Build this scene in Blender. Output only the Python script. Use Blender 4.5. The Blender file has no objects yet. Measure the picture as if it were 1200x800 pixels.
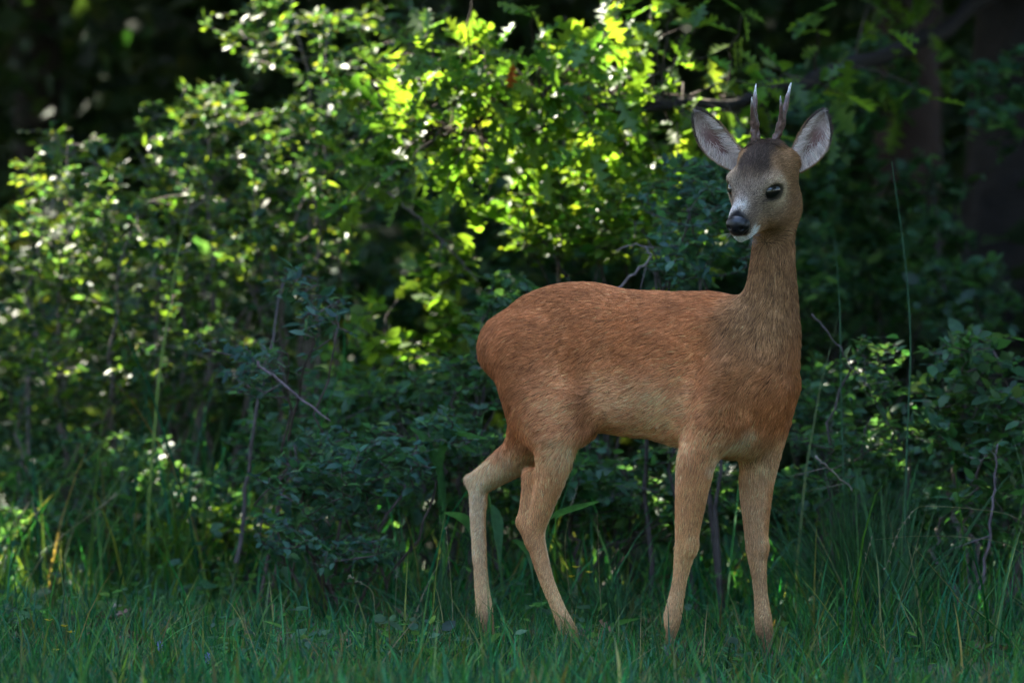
import bpy, math, random
import numpy as np
from mathutils import Vector, Matrix

random.seed(7)
rng = np.random.default_rng(11)
R = math.radians
scene = bpy.context.scene
col = scene.collection

# ------------------------------------------------------------------ camera
FPX, CAM_Y, CAM_H, HORIZON = 10000.0, -17.6, 1.0, 204.0      # focal length in photo pixels
PITCH = math.atan((400 - HORIZON) / FPX)
cam_data = bpy.data.cameras.new('camera')
cam = bpy.data.objects.new('camera', cam_data)
col.objects.link(cam)
cam.location = (0, CAM_Y, CAM_H)
cam.rotation_euler = (R(90) - PITCH, 0, 0)
cam_data.sensor_width = 36.0
cam_data.lens = 36.0 * FPX / 1200.0
cam_data.clip_start, cam_data.clip_end = 0.5, 2000
cam_data.dof.use_dof = True
cam_data.dof.focus_distance = 17.42
cam_data.dof.aperture_fstop = 4.2
scene.camera = cam

# ------------------------------------------------------------------ light
SUN_EL, SUN_AZ = R(42), R(40)          # sun stands behind the bushes, to the left
S = np.array([-math.sin(SUN_AZ) * math.cos(SUN_EL), math.cos(SUN_AZ) * math.cos(SUN_EL), math.sin(SUN_EL)])
world = bpy.data.worlds.new('World')
scene.world = world
world.use_nodes = True
wn = world.node_tree.nodes
sky = wn.new('ShaderNodeTexSky')
sky.sky_type = 'NISHITA'
sky.sun_disc = False
sky.sun_elevation = SUN_EL
sky.sun_rotation = math.atan2(S[0], S[1])
wn['Background'].inputs['Strength'].default_value = 0.15
world.node_tree.links.new(sky.outputs[0], wn['Background'].inputs['Color'])
sun_data = bpy.data.lights.new('sun', 'SUN')
sun_data.energy = 3.7
sun_data.angle = R(0.5)
sun_data.color = (1.0, 0.93, 0.78)
sun = bpy.data.objects.new('sun', sun_data)
col.objects.link(sun)
sun.rotation_euler = Vector(-S).to_track_quat('-Z', 'Y').to_euler()
sun.location = (-6, 14, 14)
scene.view_settings.view_transform = 'Standard'
scene.view_settings.look = 'None'
scene.view_settings.gamma = 1.0
scene.view_settings.exposure = 3.7
scene.cycles.max_bounces = 6
scene.cycles.diffuse_bounces = 4
scene.cycles.glossy_bounces = 2
scene.cycles.transmission_bounces = 4
scene.cycles.caustics_reflective = False
scene.cycles.caustics_refractive = False
scene.cycles.use_denoising = True
scene.cycles_curves.shape = 'RIBBONS'

# ------------------------------------------------------------------ helpers
def P(px, py, Y):
    """world point seen at photo pixel (px, py) on the vertical plane y = Y"""
    f = np.array([0, math.cos(PITCH), -math.sin(PITCH)]); u = np.array([0, math.sin(PITCH), math.cos(PITCH)])
    d = f * FPX + np.array([1.0, 0, 0]) * (px - 600) + u * (400 - py)
    return np.array([0, CAM_Y, CAM_H]) + d * ((Y - CAM_Y) / d[1])

def norm(v):
    v = np.asarray(v, float)
    return v / np.maximum(np.linalg.norm(v, axis=-1, keepdims=True), 1e-9)

def sstep(a, b, x):
    t = np.clip((x - a) / (b - a), 0, 1)
    return t * t * (3 - 2 * t)

class Noise:
    """smooth band-limited noise made of random sine waves, about -1..1"""
    def __init__(self, scale, n=14, seed=0):
        r = np.random.default_rng(seed)
        self.k = r.normal(size=(n, 3)) * scale
        self.p = r.uniform(0, 6.283, n)
        self.n = n
    def __call__(self, p):
        return np.sin(np.asarray(p) @ self.k.T + self.p).sum(-1) * math.sqrt(2.0 / self.n) * 0.6

_gn1, _gn2 = Noise(1.1, 8, 3), Noise(4.5, 10, 4)
def ground_z(x, y):
    x = np.asarray(x, float); y = np.asarray(y, float)
    p = np.stack([x, y, np.zeros_like(x)], -1)
    w = sstep(0.8, 3.0, y)
    return 0.012 * _gn2(p) + 0.03 * _gn1(p) * w - 0.02 * sstep(0.1, 0.6, x) * (1 - w) + 0.05 * sstep(2.0, 6.0, y)

def link(o, parent=None):
    col.objects.link(o)
    if parent is not None:
        o.parent = parent
    return o

def tag(o, label=None, cat=None, group=None, kind=None):
    for k, v in (('label', label), ('category', cat), ('group', group), ('kind', kind)):
        if v: o[k] = v
    return o

def empty(name, loc):
    o = bpy.data.objects.new(name, None)
    o.empty_display_size = 0.1
    o.location = [float(c) for c in loc]
    return link(o)

def mesh_np(name, verts, faces, mat=None, color=None, smooth=True):
    """faces: list of (m, n) index arrays; color: per-vertex rgb"""
    me = bpy.data.meshes.new(name)
    verts = np.asarray(verts, np.float32)
    me.vertices.add(len(verts))
    me.vertices.foreach_set('co', verts.ravel())
    faces = [np.asarray(f, np.int32) for f in faces if len(f)]
    loops = np.concatenate([f.ravel() for f in faces])
    sizes = np.concatenate([np.full(len(f), f.shape[1], np.int32) for f in faces])
    starts = np.concatenate([[0], np.cumsum(sizes)[:-1]]).astype(np.int32)
    me.loops.add(len(loops)); me.loops.foreach_set('vertex_index', loops)
    me.polygons.add(len(sizes)); me.polygons.foreach_set('loop_start', starts)
    me.polygons.foreach_set('use_smooth', np.full(len(sizes), smooth))
    me.update(calc_edges=True)
    if color is not None:
        a = me.color_attributes.new('col', 'FLOAT_COLOR', 'POINT')
        c = np.ones((len(verts), 4), np.float32); c[:, :3] = color
        a.data.foreach_set('color', c.ravel())
    if mat is not None:
        me.materials.append(mat)
    return me

def mesh_obj(name, me, parent=None, loc=None):
    o = bpy.data.objects.new(name, me)
    link(o, parent)
    if loc is not None: o.location = [float(c) for c in loc]
    return o

class Geo:
    """collects tubes and patches into one mesh"""
    def __init__(self): self.v = []; self.f4 = []; self.f3 = []; self.c = []; self.n = 0
    def add(self, v, f4=None, f3=None, c=(1, 1, 1)):
        v = np.asarray(v, float)
        self.v.append(v)
        if f4 is not None and len(f4): self.f4.append(np.asarray(f4) + self.n)
        if f3 is not None and len(f3): self.f3.append(np.asarray(f3) + self.n)
        c = np.asarray(c, float)
        self.c.append(np.broadcast_to(c, v.shape) if c.ndim == 1 else c)
        self.n += len(v)
    def tube(self, pts, rad, sides=5, c=(1, 1, 1)):
        pts = np.asarray(pts, float); m = len(pts)
        rad = np.broadcast_to(np.asarray(rad, float), (m,))
        tan = norm(np.gradient(pts, axis=0))
        ref = np.array([0.31, 0.87, 0.38]) if abs(tan[:, 2]).mean() > 0.5 else np.array([0.1, 0.2, 1.0])
        a = norm(np.cross(tan, ref)); b = np.cross(tan, a)
        th = np.arange(sides) * (2 * math.pi / sides)
        ring = (np.cos(th)[None, :, None] * a[:, None] + np.sin(th)[None, :, None] * b[:, None]) * rad[:, None, None] + pts[:, None]
        i, j = np.meshgrid(np.arange(m - 1), np.arange(sides), indexing='ij')
        j2 = (j + 1) % sides
        f4 = np.stack([i * sides + j, i * sides + j2, (i + 1) * sides + j2, (i + 1) * sides + j], -1).reshape(-1, 4)
        cap = np.array([[(m - 1) * sides + k, (m - 1) * sides + (k + 1) % sides, m * sides] for k in range(sides)])
        c = np.asarray(c, float)
        if c.ndim == 2: c = np.concatenate([np.repeat(c, sides, 0), c[-1:]])
        self.add(np.concatenate([ring.reshape(-1, 3), pts[-1:] + tan[-1:] * rad[-1]]), f4, cap, c)
    def mesh(self, name, mat, smooth=True, colored=True, origin=(0, 0, 0)):
        fs = []
        if self.f4: fs.append(np.concatenate(self.f4))
        if self.f3: fs.append(np.concatenate(self.f3))
        return mesh_np(name, np.concatenate(self.v) - np.asarray(origin, float), fs, mat, np.concatenate(self.c) if colored else None, smooth)

def curve_pts(a, b, n, bulge=(0, 0, 0), wob=0.0):
    a, b = np.asarray(a, float), np.asarray(b, float)
    t = np.linspace(0, 1, n)[:, None]
    p = a * (1 - t) + b * t + 4 * t * (1 - t) * np.asarray(bulge, float)
    if wob:
        w = rng.normal(size=(n, 3)) * wob * np.sin(np.pi * t)
        p = p + w
    return p

def smooth_path(keys, n):
    """Catmull-Rom through the key points"""
    k = np.asarray(keys, float); m = len(k)
    k = np.concatenate([2 * k[:1] - k[1:2], k, 2 * k[-1:] - k[-2:-1]])
    u = np.linspace(0, m - 1 - 1e-6, n); i = u.astype(int); t = (u - i)[:, None]
    p0, p1, p2, p3 = k[i], k[i + 1], k[i + 2], k[i + 3]
    return 0.5 * (2 * p1 + (p2 - p0) * t + (2 * p0 - 5 * p1 + 4 * p2 - p3) * t ** 2 + (3 * p1 - p0 - 3 * p2 + p3) * t ** 3)

# ------------------------------------------------------------------ materials
def new_mat(name):
    m = bpy.data.materials.new(name); m.use_nodes = True
    nt = m.node_tree
    return m, nt, nt.nodes['Principled BSDF'], nt.nodes['Material Output']

def attr(nt, name='col'):
    a = nt.nodes.new('ShaderNodeAttribute'); a.attribute_name = name
    return a.outputs['Color']

def mult(nt, a, rgb):
    m = nt.nodes.new('ShaderNodeMix'); m.data_type = 'RGBA'; m.blend_type = 'MULTIPLY'
    m.inputs['Factor'].default_value = 1.0
    nt.links.new(a, m.inputs[6]); m.inputs[7].default_value = (*rgb, 1)
    return m.outputs[2]

def noise_mult(nt, a, scale, lo, hi, detail=3.0, coords='Object'):
    tc = nt.nodes.new('ShaderNodeTexCoord'); n = nt.nodes.new('ShaderNodeTexNoise')
    n.inputs['Scale'].default_value = scale; n.inputs['Detail'].default_value = detail
    nt.links.new(tc.outputs[coords], n.inputs['Vector'])
    r = nt.nodes.new('ShaderNodeMapRange')
    r.inputs['From Min'].default_value = 0.3; r.inputs['From Max'].default_value = 0.7
    r.inputs['To Min'].default_value = lo; r.inputs['To Max'].default_value = hi
    nt.links.new(n.outputs['Fac'], r.inputs['Value'])
    m = nt.nodes.new('ShaderNodeMix'); m.data_type = 'RGBA'; m.blend_type = 'MULTIPLY'; m.inputs['Factor'].default_value = 1.0
    nt.links.new(a, m.inputs[6]); nt.links.new(r.outputs[0], m.inputs[7])
    return m.outputs[2], n.outputs['Fac']

def leaf_material(name, trans=(2.2, 2.0, 0.55), mixf=0.5, rough=0.38, spec=0.5):
    m, nt, b, out = new_mat(name)
    c, _ = noise_mult(nt, attr(nt), 60.0, 0.75, 1.25)
    nt.links.new(c, b.inputs['Base Color'])
    b.inputs['Roughness'].default_value = rough
    b.inputs['Specular IOR Level'].default_value = spec
    t = nt.nodes.new('ShaderNodeBsdfTranslucent')
    nt.links.new(mult(nt, c, trans), t.inputs['Color'])
    mx = nt.nodes.new('ShaderNodeMixShader'); mx.inputs[0].default_value = mixf
    nt.links.new(b.outputs[0], mx.inputs[1]); nt.links.new(t.outputs[0], mx.inputs[2])
    nt.links.new(mx.outputs[0], out.inputs['Surface'])
    return m

def bark_material(name, bump=0.02, scale=18.0):
    m, nt, b, out = new_mat(name)
    c, f = noise_mult(nt, attr(nt), scale, 0.55, 1.4, 6.0)
    nt.links.new(c, b.inputs['Base Color'])
    b.inputs['Roughness'].default_value = 0.85
    b.inputs['Specular IOR Level'].default_value = 0.25
    bp = nt.nodes.new('ShaderNodeBump'); bp.inputs['Distance'].default_value = bump; bp.inputs['Strength'].default_value = 0.8
    nt.links.new(f, bp.inputs['Height']); nt.links.new(bp.outputs[0], b.inputs['Normal'])
    return m

M_LEAF = leaf_material('leaf', (2.8, 2.6, 0.9), 0.5, .46, .28)
M_OAK = leaf_material('oak_leaf', (2.9, 2.7, 0.9), 0.55, 0.42, .30)
M_CANOPY = leaf_material('canopy_leaf', (1.6, 1.5, 0.5), 0.3, 0.6, 0.3)
M_GRASS = leaf_material('grass_blade', (1.9, 1.9, 0.7), 0.38, 0.5, 0.14)
M_DRY = leaf_material('dry_leaf', (1.2, 1.0, 0.8), 0.15, 0.7, 0.2)
M_BARK = bark_material('bark', 0.004, 60.0)
M_TRUNK = bark_material('trunk_bark', 0.05, 9.0)
M_PETAL = leaf_material('petal', (1, 1, 1), 0.3, 0.4, 0.5)

def soil_material():
    m, nt, b, out = new_mat('soil')
    tc = nt.nodes.new('ShaderNodeTexCoord')
    n1 = nt.nodes.new('ShaderNodeTexNoise'); n1.inputs['Scale'].default_value = 6; n1.inputs['Detail'].default_value = 8
    nt.links.new(tc.outputs['Object'], n1.inputs['Vector'])
    r = nt.nodes.new('ShaderNodeValToRGB')
    r.color_ramp.elements[0].position = 0.3; r.color_ramp.elements[0].color = (0.012, 0.012, 0.007, 1)
    r.color_ramp.elements[1].position = 0.72; r.color_ramp.elements[1].color = (0.05, 0.034, 0.022, 1)
    e = r.color_ramp.elements.new(0.5); e.color = (0.02, 0.03, 0.01, 1)
    nt.links.new(n1.outputs['Fac'], r.inputs[0]); nt.links.new(r.outputs[0], b.inputs['Base Color'])
    b.inputs['Roughness'].default_value = 0.95
    bp = nt.nodes.new('ShaderNodeBump'); bp.inputs['Distance'].default_value = 0.03
    nt.links.new(n1.outputs['Fac'], bp.inputs['Height']); nt.links.new(bp.outputs[0], b.inputs['Normal'])
    return m
M_SOIL = soil_material()

# ------------------------------------------------------------------ ground
def build_ground():
    def axis(lo, hi, step, far):
        inner = np.arange(lo, hi + 1e-6, step)
        out = np.array([1.5, 4, 10, 30, 90, 300, 900.0])
        out = out[out < far]
        return np.concatenate([lo - out[::-1], inner, hi + out])
    xs, ys = axis(-5, 5, 0.1, 1000), axis(-6, 12, 0.1, 1000)
    X, Y = np.meshgrid(xs, ys, indexing='ij')
    Z = ground_z(X, Y)
    v = np.stack([X, Y, Z], -1).reshape(-1, 3)
    i, j = np.meshgrid(np.arange(len(xs) - 1), np.arange(len(ys) - 1), indexing='ij')
    k = i * len(ys) + j
    f = np.stack([k, k + len(ys), k + len(ys) + 1, k + 1], -1).reshape(-1, 4)
    o = mesh_obj('ground', mesh_np('ground', v, [f], M_SOIL))
    tag(o, 'dark forest soil under the grass and bushes', 'ground', kind='structure')
build_ground()

# ------------------------------------------------------------------ leaves
def leaf_proto(w=0.21, fold=0.06, droop=0.08):
    v = np.array([[0, 0, 0], [.3, 0, 0], [.66, 0, -droop * .4], [1, 0, -droop],
                  [.28, w, fold], [.64, w * .92, fold - droop * .4],
                  [.28, -w, fold], [.64, -w * .92, fold - droop * .4]])
    f3 = np.array([[0, 1, 4], [2, 3, 5], [0, 6, 1], [2, 7, 3]])
    f4 = np.array([[1, 2, 5, 4], [1, 6, 7, 2]])
    return v, f3, f4

def card_proto(w=0.3):
    v = np.array([[0, 0, 0], [.5, w, .05], [1, 0, -.06], [.5, -w, .05]])
    return v, np.array([[0, 2, 1], [0, 3, 2]]), np.zeros((0, 4), int)

def oak_proto(seed):
    r = np.random.default_rng(seed)
    n = 17
    t = np.linspace(0, 1, n)
    env = 0.30 * np.sin(np.pi * np.clip(t, 0, 1) ** 1.35) ** 0.75 + 0.02
    ph = r.uniform(-.3, .3)
    lob = 0.60 + 0.40 * np.cos(2 * np.pi * (t * 4.2 + .1 + ph * .3))
    w = env * lob; w[0] = 0.012; w[-1] = 0.05
    lift = 0.10 * w / 0.3
    dz = -0.16 * t ** 2 + 0.02 * np.sin(9 * t + ph * 9)
    mid = np.stack([t, 0 * t, dz], -1)
    L = np.stack([t + .10 * (w / .3), w, dz + lift + .02 * np.sin(14 * t)], -1)
    Q = np.stack([t + .10 * (w / .3), -w * (1 + .1 * r.normal()), dz + lift + .02 * np.cos(13 * t)], -1)
    v = np.concatenate([mid, L, Q, [[-.13, .008, .02], [-.13, -.008, .02], [0, .010, 0], [0, -.010, 0]]])
    i = np.arange(n - 1)
    f4 = np.concatenate([np.stack([i, i + 1, n + i + 1, n + i], -1), np.stack([i, 2 * n + i, 2 * n + i + 1, i + 1], -1),
                         [[3 * n, 3 * n + 1, 3 * n + 3, 3 * n + 2]]])
    return v, np.zeros((0, 3), int), f4

def frames(d, up):
    """rotation matrices (n,3,3), columns = length, side, normal"""
    x = norm(d); y = norm(np.cross(up, x)); z = np.cross(x, y)
    return np.stack([x, y, z], -1)

def scatter_mesh(name, proto, pos, rot, size, colors, mat, origin=(0, 0, 0)):
    pv, f3, f4 = proto
    n, k = len(pos), len(pv)
    v = np.einsum('nij,kj->nki', rot, pv) * size[:, None, None] + pos[:, None]
    off = (np.arange(n) * k)[:, None, None]
    fs = []
    if len(f4): fs.append((f4[None] + off).reshape(-1, 4))
    if len(f3): fs.append((f3[None] + off).reshape(-1, 3))
    return mesh_np(name, v.reshape(-1, 3) - np.asarray(origin, float), fs, mat, np.repeat(colors, k, 0))

def jitter_col(base, n, v=0.3, hue=0.2):
    base = np.asarray(base, float)
    if base.ndim == 2: base = base[rng.integers(0, len(base), n)]
    m = np.exp(rng.normal(0, v, (n, 1)))
    h = np.exp(rng.normal(0, hue, (n, 1)) * np.array([[1.0, 0.15, 0.3]]))
    return np.clip(base * m * h, 0.002, 0.5)

# ------------------------------------------------------------------ sun gaps in the canopy
SHAFTS = [(P(px, py, Y), r) for px, py, Y, r in (
    (250, 150, 2.9, .26), (140, 230, 2.8, .27), (350, 130, 2.7, .24), (420, 210, 2.6, .22), (300, 250, 2.7, .25),
    (520, 110, 2.4, .22), (610, 100, 2.3, .22), (700, 90, 2.2, .24), (770, 120, 2.1, .22), (640, 180, 2.3, .20),
    (560, 190, 2.4, .18), (700, 190, 2.3, .17), (60, 310, 2.6, .22), (170, 330, 2.6, .18), (450, 300, 2.2, .16),
    (470, 370, 2.0, .09), (90, 420, 2.5, .12), (330, 40, 2.9, .18), (480, 50, 2.8, .16), (810, 50, 2.4, .14),
    (20, 690, 1.9, .24), (100, 695, 1.8, .17), (190, 650, 2.2, .15), (270, 640, 2.2, .20), (330, 650, 2.2, .14), (690, 280, 2.0, .10),
    (440, 110, 2.0, .15), (520, 90, 1.95, .17), (600, 90, 1.95, .18), (680, 85, 1.95, .19), (750, 95, 2.0, .18), (815, 75, 2.1, .14), (660, 150, 1.95, .16), (580, 150, 1.95, .15), (510, 170, 2.0, .12), (730, 150, 2.0, .13),
    (600, 500, 1.9, .06), (1010, 560, 1.5, .05), (210, 560, 2.5, .10))]
_dapple = Noise(13.0, 12, 77)
def in_gap(p, grow=0.0):
    """True where a leaf would stand in one of the sun shafts"""
    p = np.asarray(p)
    bad = np.zeros(len(p), bool)
    fine = _dapple(p - (p @ S)[:, None] * S) > -.8
    for q, r in SHAFTS:
        d = p - q; t = d @ S
        perp = np.linalg.norm(d - t[:, None] * S, axis=1)
        bad |= (t > 1.2) & fine & (perp < (r + grow) * np.where(q[0] < -.35, .70, .88))
    return bad

# ------------------------------------------------------------------ canopy trees and far wood
CARD = card_proto()
def random_frames(n, flat=0.6):
    d = rng.normal(size=(n, 3)); d[:, 2] *= 0.5
    up = rng.normal(size=(n, 3)) * (1 - flat) + np.array([0, 0, 1.0]) * flat * 1.6
    return frames(d, up)

def clumps_in(n_clumps, per, sampler, spread):
    c = sampler(n_clumps)
    p = np.repeat(c, per, 0) + rng.normal(size=(n_clumps * per, 3)) * spread
    return p

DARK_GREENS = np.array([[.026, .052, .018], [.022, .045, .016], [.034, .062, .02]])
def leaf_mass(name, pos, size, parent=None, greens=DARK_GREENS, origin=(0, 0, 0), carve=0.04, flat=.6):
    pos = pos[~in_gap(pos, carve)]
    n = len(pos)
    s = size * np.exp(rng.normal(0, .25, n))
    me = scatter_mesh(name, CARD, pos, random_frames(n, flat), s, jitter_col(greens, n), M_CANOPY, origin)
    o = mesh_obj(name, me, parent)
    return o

def ellip_sampler(c, r, shell=0.5):
    c, r = np.asarray(c, float), np.asarray(r, float)
    def f(n):
        d = norm(rng.normal(size=(n, 3)))
        rad = rng.uniform(shell ** 3, 1, n) ** (1 / 3)
        return c + d * rad[:, None] * r
    return f

def box_sampler(lo, hi):
    lo, hi = np.asarray(lo, float), np.asarray(hi, float)
    return lambda n: rng.uniform(lo, hi, (n, 3))

def tree(name, label, base, top, r0, crown, radii, bark, n_leaf=7000, leaf=0.17, group=None, lean=None, limbs=7):
    bx, by = base
    bz = float(ground_z(bx, by)) - 0.05
    root = tag(empty(name, (bx, by, bz)), label, 'tree', group)
    org = np.array([bx, by, bz])
    g = Geo()
    pts = curve_pts((bx, by, bz), top, 26, wob=0.015)
    rad = r0 * (1 - 0.55 * np.linspace(0, 1, 26)) * (1 + 0.35 * np.exp(-np.linspace(0, 26, 26)))
    g.tube(pts, rad, 18, bark)
    me = g.mesh('trunk', M_TRUNK, origin=org)
    # furrowed, knotty surface
    co = np.empty(len(me.vertices) * 3, np.float32); me.vertices.foreach_get('co', co); co = co.reshape(-1, 3)
    nz = Noise(22, 12, int(abs(bx * 100)) % 97)(co * [1, 1, .18]) * 0.05 * r0
    ax = pts[np.clip((np.arange(len(co)) // 18), 0, 25)] - org
    co += norm(co - ax) * nz[:, None]
    me.vertices.foreach_set('co', co.astype(np.float32).ravel())
    trunk = mesh_obj('trunk', me, root)
    c = np.asarray(crown, float); rr = np.asarray(radii, float)
    for k in range(limbs):
        a = k * 2.4 + bx
        s0 = pts[10 + (k * 2) % 14]
        e = c + rr * 0.75 * np.array([math.cos(a), math.sin(a), rng.uniform(-.5, .6)])
        lp = curve_pts(s0, e, 9, (0, 0, .3), .06)
        if in_gap(lp, -0.05).any(): continue
        gl = Geo(); gl.tube(lp, np.linspace(r0 * .4, .02, 9), 7, bark)
        mesh_obj('limb', gl.mesh('limb', M_TRUNK, origin=org), root)
    pos = clumps_in(n_leaf // 14, 14, ellip_sampler(c, rr, .3), .28)
    cr = leaf_mass('crown', pos, leaf, root, origin=org)
    return root, org

BARK_DARK, BARK_RED = (.022, .017, .015), (.055, .034, .030)
def pxx(px, Y): return float(P(px, 400, Y)[0])

oak, oak_org = tree('oak_tree', 'thick dark oak trunk at the right edge whose bough reaches over the deer', (pxx(1172, 4.6), 4.6),
                    (pxx(1172, 4.6) + .35, 4.8, 6.5), .155, (2.0, 4.6, 5.6), (2.6, 2.8, 2.4), BARK_DARK, 7000)
tree('pine_tree', 'reddish brown tree trunk standing behind the deer head', (pxx(1068, 6.4), 6.4),
     (pxx(1068, 6.4) - .1, 6.6, 8.0), .105, (1.2, 7.0, 8.2), (2.2, 2.2, 2.0), BARK_RED, 5000)
tree('dim_tree', 'dim blurred tree trunk deep in the shade at top left', (pxx(58, 8.5), 8.5),
     (pxx(58, 8.5) - .3, 8.8, 8.5), .085, (-1.7, 9.4, 8.6), (2.4, 2.2, 2.0), (.06, .045, .038), 5000)
SHADE = [((-3.4, 3.0), (-3.2, 3.6, 7), (-2.9, 4.6, 6.2), (3.0, 2.6, 2.3)), ((-5.2, 6.8), (-5, 7, 9), (-4.6, 7.4, 8.0), (3.0, 3.0, 2.8)),
         ((-3.3, 11.5), (-2, 11, 10), (-.6, 9.6, 8.8), (3.2, 3.0, 2.6)), ((4.6, 8.0), (4.4, 8, 9), (4.2, 7.6, 7.8), (3.0, 3.0, 2.8)),
         ((4.6, 1.6), (4.5, 2, 7), (4.2, 2.4, 6.2), (2.6, 2.6, 2.4)), ((-6.0, 0.5), (-6, .8, 8), (-5.6, 1.0, 7.2), (2.8, 2.8, 2.6)),
         ((-8.5, 4.5), (-8.4, 4.6, 11), (-7.6, 5, 10.0), (3.4, 3.4, 3.2)), ((3.2, 12), (2.9, 12, 11), (2, 12, 10.5), (3.4, 3, 3)),
         ((-4.6, 12.5), (-4.6, 12, 13), (-4.4, 12, 12), (3.4, 3.2, 3.2)), ((5.4, -3.6), (5.2, -3.5, 8), (4.7, -3.2, 5.6), (2.6, 3.0, 3.0))]  # last tree is added out of view to darken surfaces facing right
SHADE_WORDS = ['closest on the left side of the clearing', 'behind the closest left tree', 'far back behind the bushes in the middle',
               'behind the oak on the right', 'at the right side of the clearing', 'at the left side of the clearing',
               'farthest out on the left', 'farthest back on the right', 'farthest back on the left', 'nearest to the viewer on the right, added unseen to shade that side']
for (b, t, c, r), wd in zip(SHADE, SHADE_WORDS):
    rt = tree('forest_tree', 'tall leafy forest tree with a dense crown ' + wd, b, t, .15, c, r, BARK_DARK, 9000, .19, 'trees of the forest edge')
    if wd is SHADE_WORDS[0]: near_tree, near_org = rt

def skirt(root, org, lo, hi, n):  # leaf masses added above the view to keep light off trunks and bushes
    p = clumps_in(n // 10, 10, box_sampler(lo, hi), .18)
    leaf_mass('added_shade_leaves', p, .15, root, origin=org, flat=.3)
skirt(oak, oak_org, (-.4, 2.9, 1.95), (3.4, 5.6, 3.9), 9000)
skirt(oak, oak_org, (-1.6, 5.8, 2.7), (2.6, 8.8, 5.6), 12000)
skirt(near_tree, near_org, (-3.6, 3.1, 2.05), (-.3, 5.6, 3.9), 8000)

def wood(name, label, boxes, size, per=12, spread=.3):
    ps = [clumps_in(n // per, per, box_sampler(lo, hi), spread) for lo, hi, n in boxes]
    o = leaf_mass(name, np.concatenate(ps), size, flat=.1)
    tag(o, label, 'woodland', kind='stuff')
wood('woodland', 'dark mass of leaves deep in the forest behind the bushes, with unseen side walls blocking sky light',
     [((-14, 13, -.2), (14, 18, 9), 80000), ((-15, -22, 0), (-11, 14, 10), 26000), ((9, -22, 0), (13, 14, 10), 26000)], .36, 6, .5)  # the two side walls stand out of view to block sky light
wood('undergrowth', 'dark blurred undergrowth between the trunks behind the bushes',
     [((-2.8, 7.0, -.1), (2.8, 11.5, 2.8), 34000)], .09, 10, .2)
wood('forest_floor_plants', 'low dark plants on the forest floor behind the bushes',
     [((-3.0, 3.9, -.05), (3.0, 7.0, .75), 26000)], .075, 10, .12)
wood('woodland', 'unseen tree line at the far side of the clearing, raised to block low sky light', [((-26, -36, 0), (26, -30, 17), 30000)], .6, 6, .6)  # out of view, height set to cut off low sky light

# ================================================================== roe deer
TH = R(30)                                   # the body is turned 30 degrees towards the viewer
DO = np.array([0.262, 0.0, 0.0])             # point on the ground under the middle of the trunk
DF = np.array([math.cos(TH), -math.sin(TH), 0]); DL = np.array([math.sin(TH), math.cos(TH), 0])
def to_local(p):
    d = np.asarray(p, float) - DO
    return np.stack([d @ DF, d @ DL, d[..., 2]], -1)
def dir_local(d):
    d = np.asarray(d, float)
    return np.stack([d @ DF, d @ DL, d[..., 2]], -1)
def J(px, py, l):
    """deer-space point at photo pixel (px, py), l metres to the deer's left of its midline"""
    Y = 0.0
    for _ in range(8):
        p = P(px, py, Y)
        s = (p[0] - DO[0] - l * DL[0]) / DF[0]
        Y = DO[1] + s * DF[1] + l * DL[1]
    return to_local(P(px, py, Y))

# head axes
PSI, PHI, ROLL = R(25), R(24), R(4)
hf = np.array([-math.sin(PSI) * math.cos(PHI), -math.cos(PSI) * math.cos(PHI), -math.sin(PHI)])
hl = np.array([math.cos(PSI), -math.sin(PSI), 0]); hu = np.cross(hf, hl)
hl, hu = hl * math.cos(ROLL) - hu * math.sin(ROLL), hu * math.cos(ROLL) + hl * math.sin(ROLL)
HE = to_local(P(884, 220, -0.245))           # midpoint between the eyes
HF, HL, HU = dir_local(hf), dir_local(hl), dir_local(hu)
HM = np.stack([HF, HL, HU], -1)
def H(a, b, c): return HE + HF * a + HL * b + HU * c
def to_head(p): return (p - HE) @ HM

EYES = []
for l_ in (1, -1):
    bt = R(36); en = HL * l_ * math.cos(bt) + HF * math.sin(bt); e1 = HF * math.cos(bt) - HL * l_ * math.sin(bt)
    EYES.append((H(.008, .0385 * l_, .000), np.stack([e1, en, HU], -1)))
def eye_r(p, rx, rz):
    """0 at the middle of the nearer eye, 1 on an ellipse rx by rz round it"""
    out = np.full(len(p), 99.0)
    for c, M in EYES:
        q = (p - c) @ M
        out = np.minimum(out, np.where(q[:, 1] > -.012, np.sqrt((q[:, 0] / rx) ** 2 + (q[:, 2] / rz) ** 2), 99))
    return out

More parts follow.
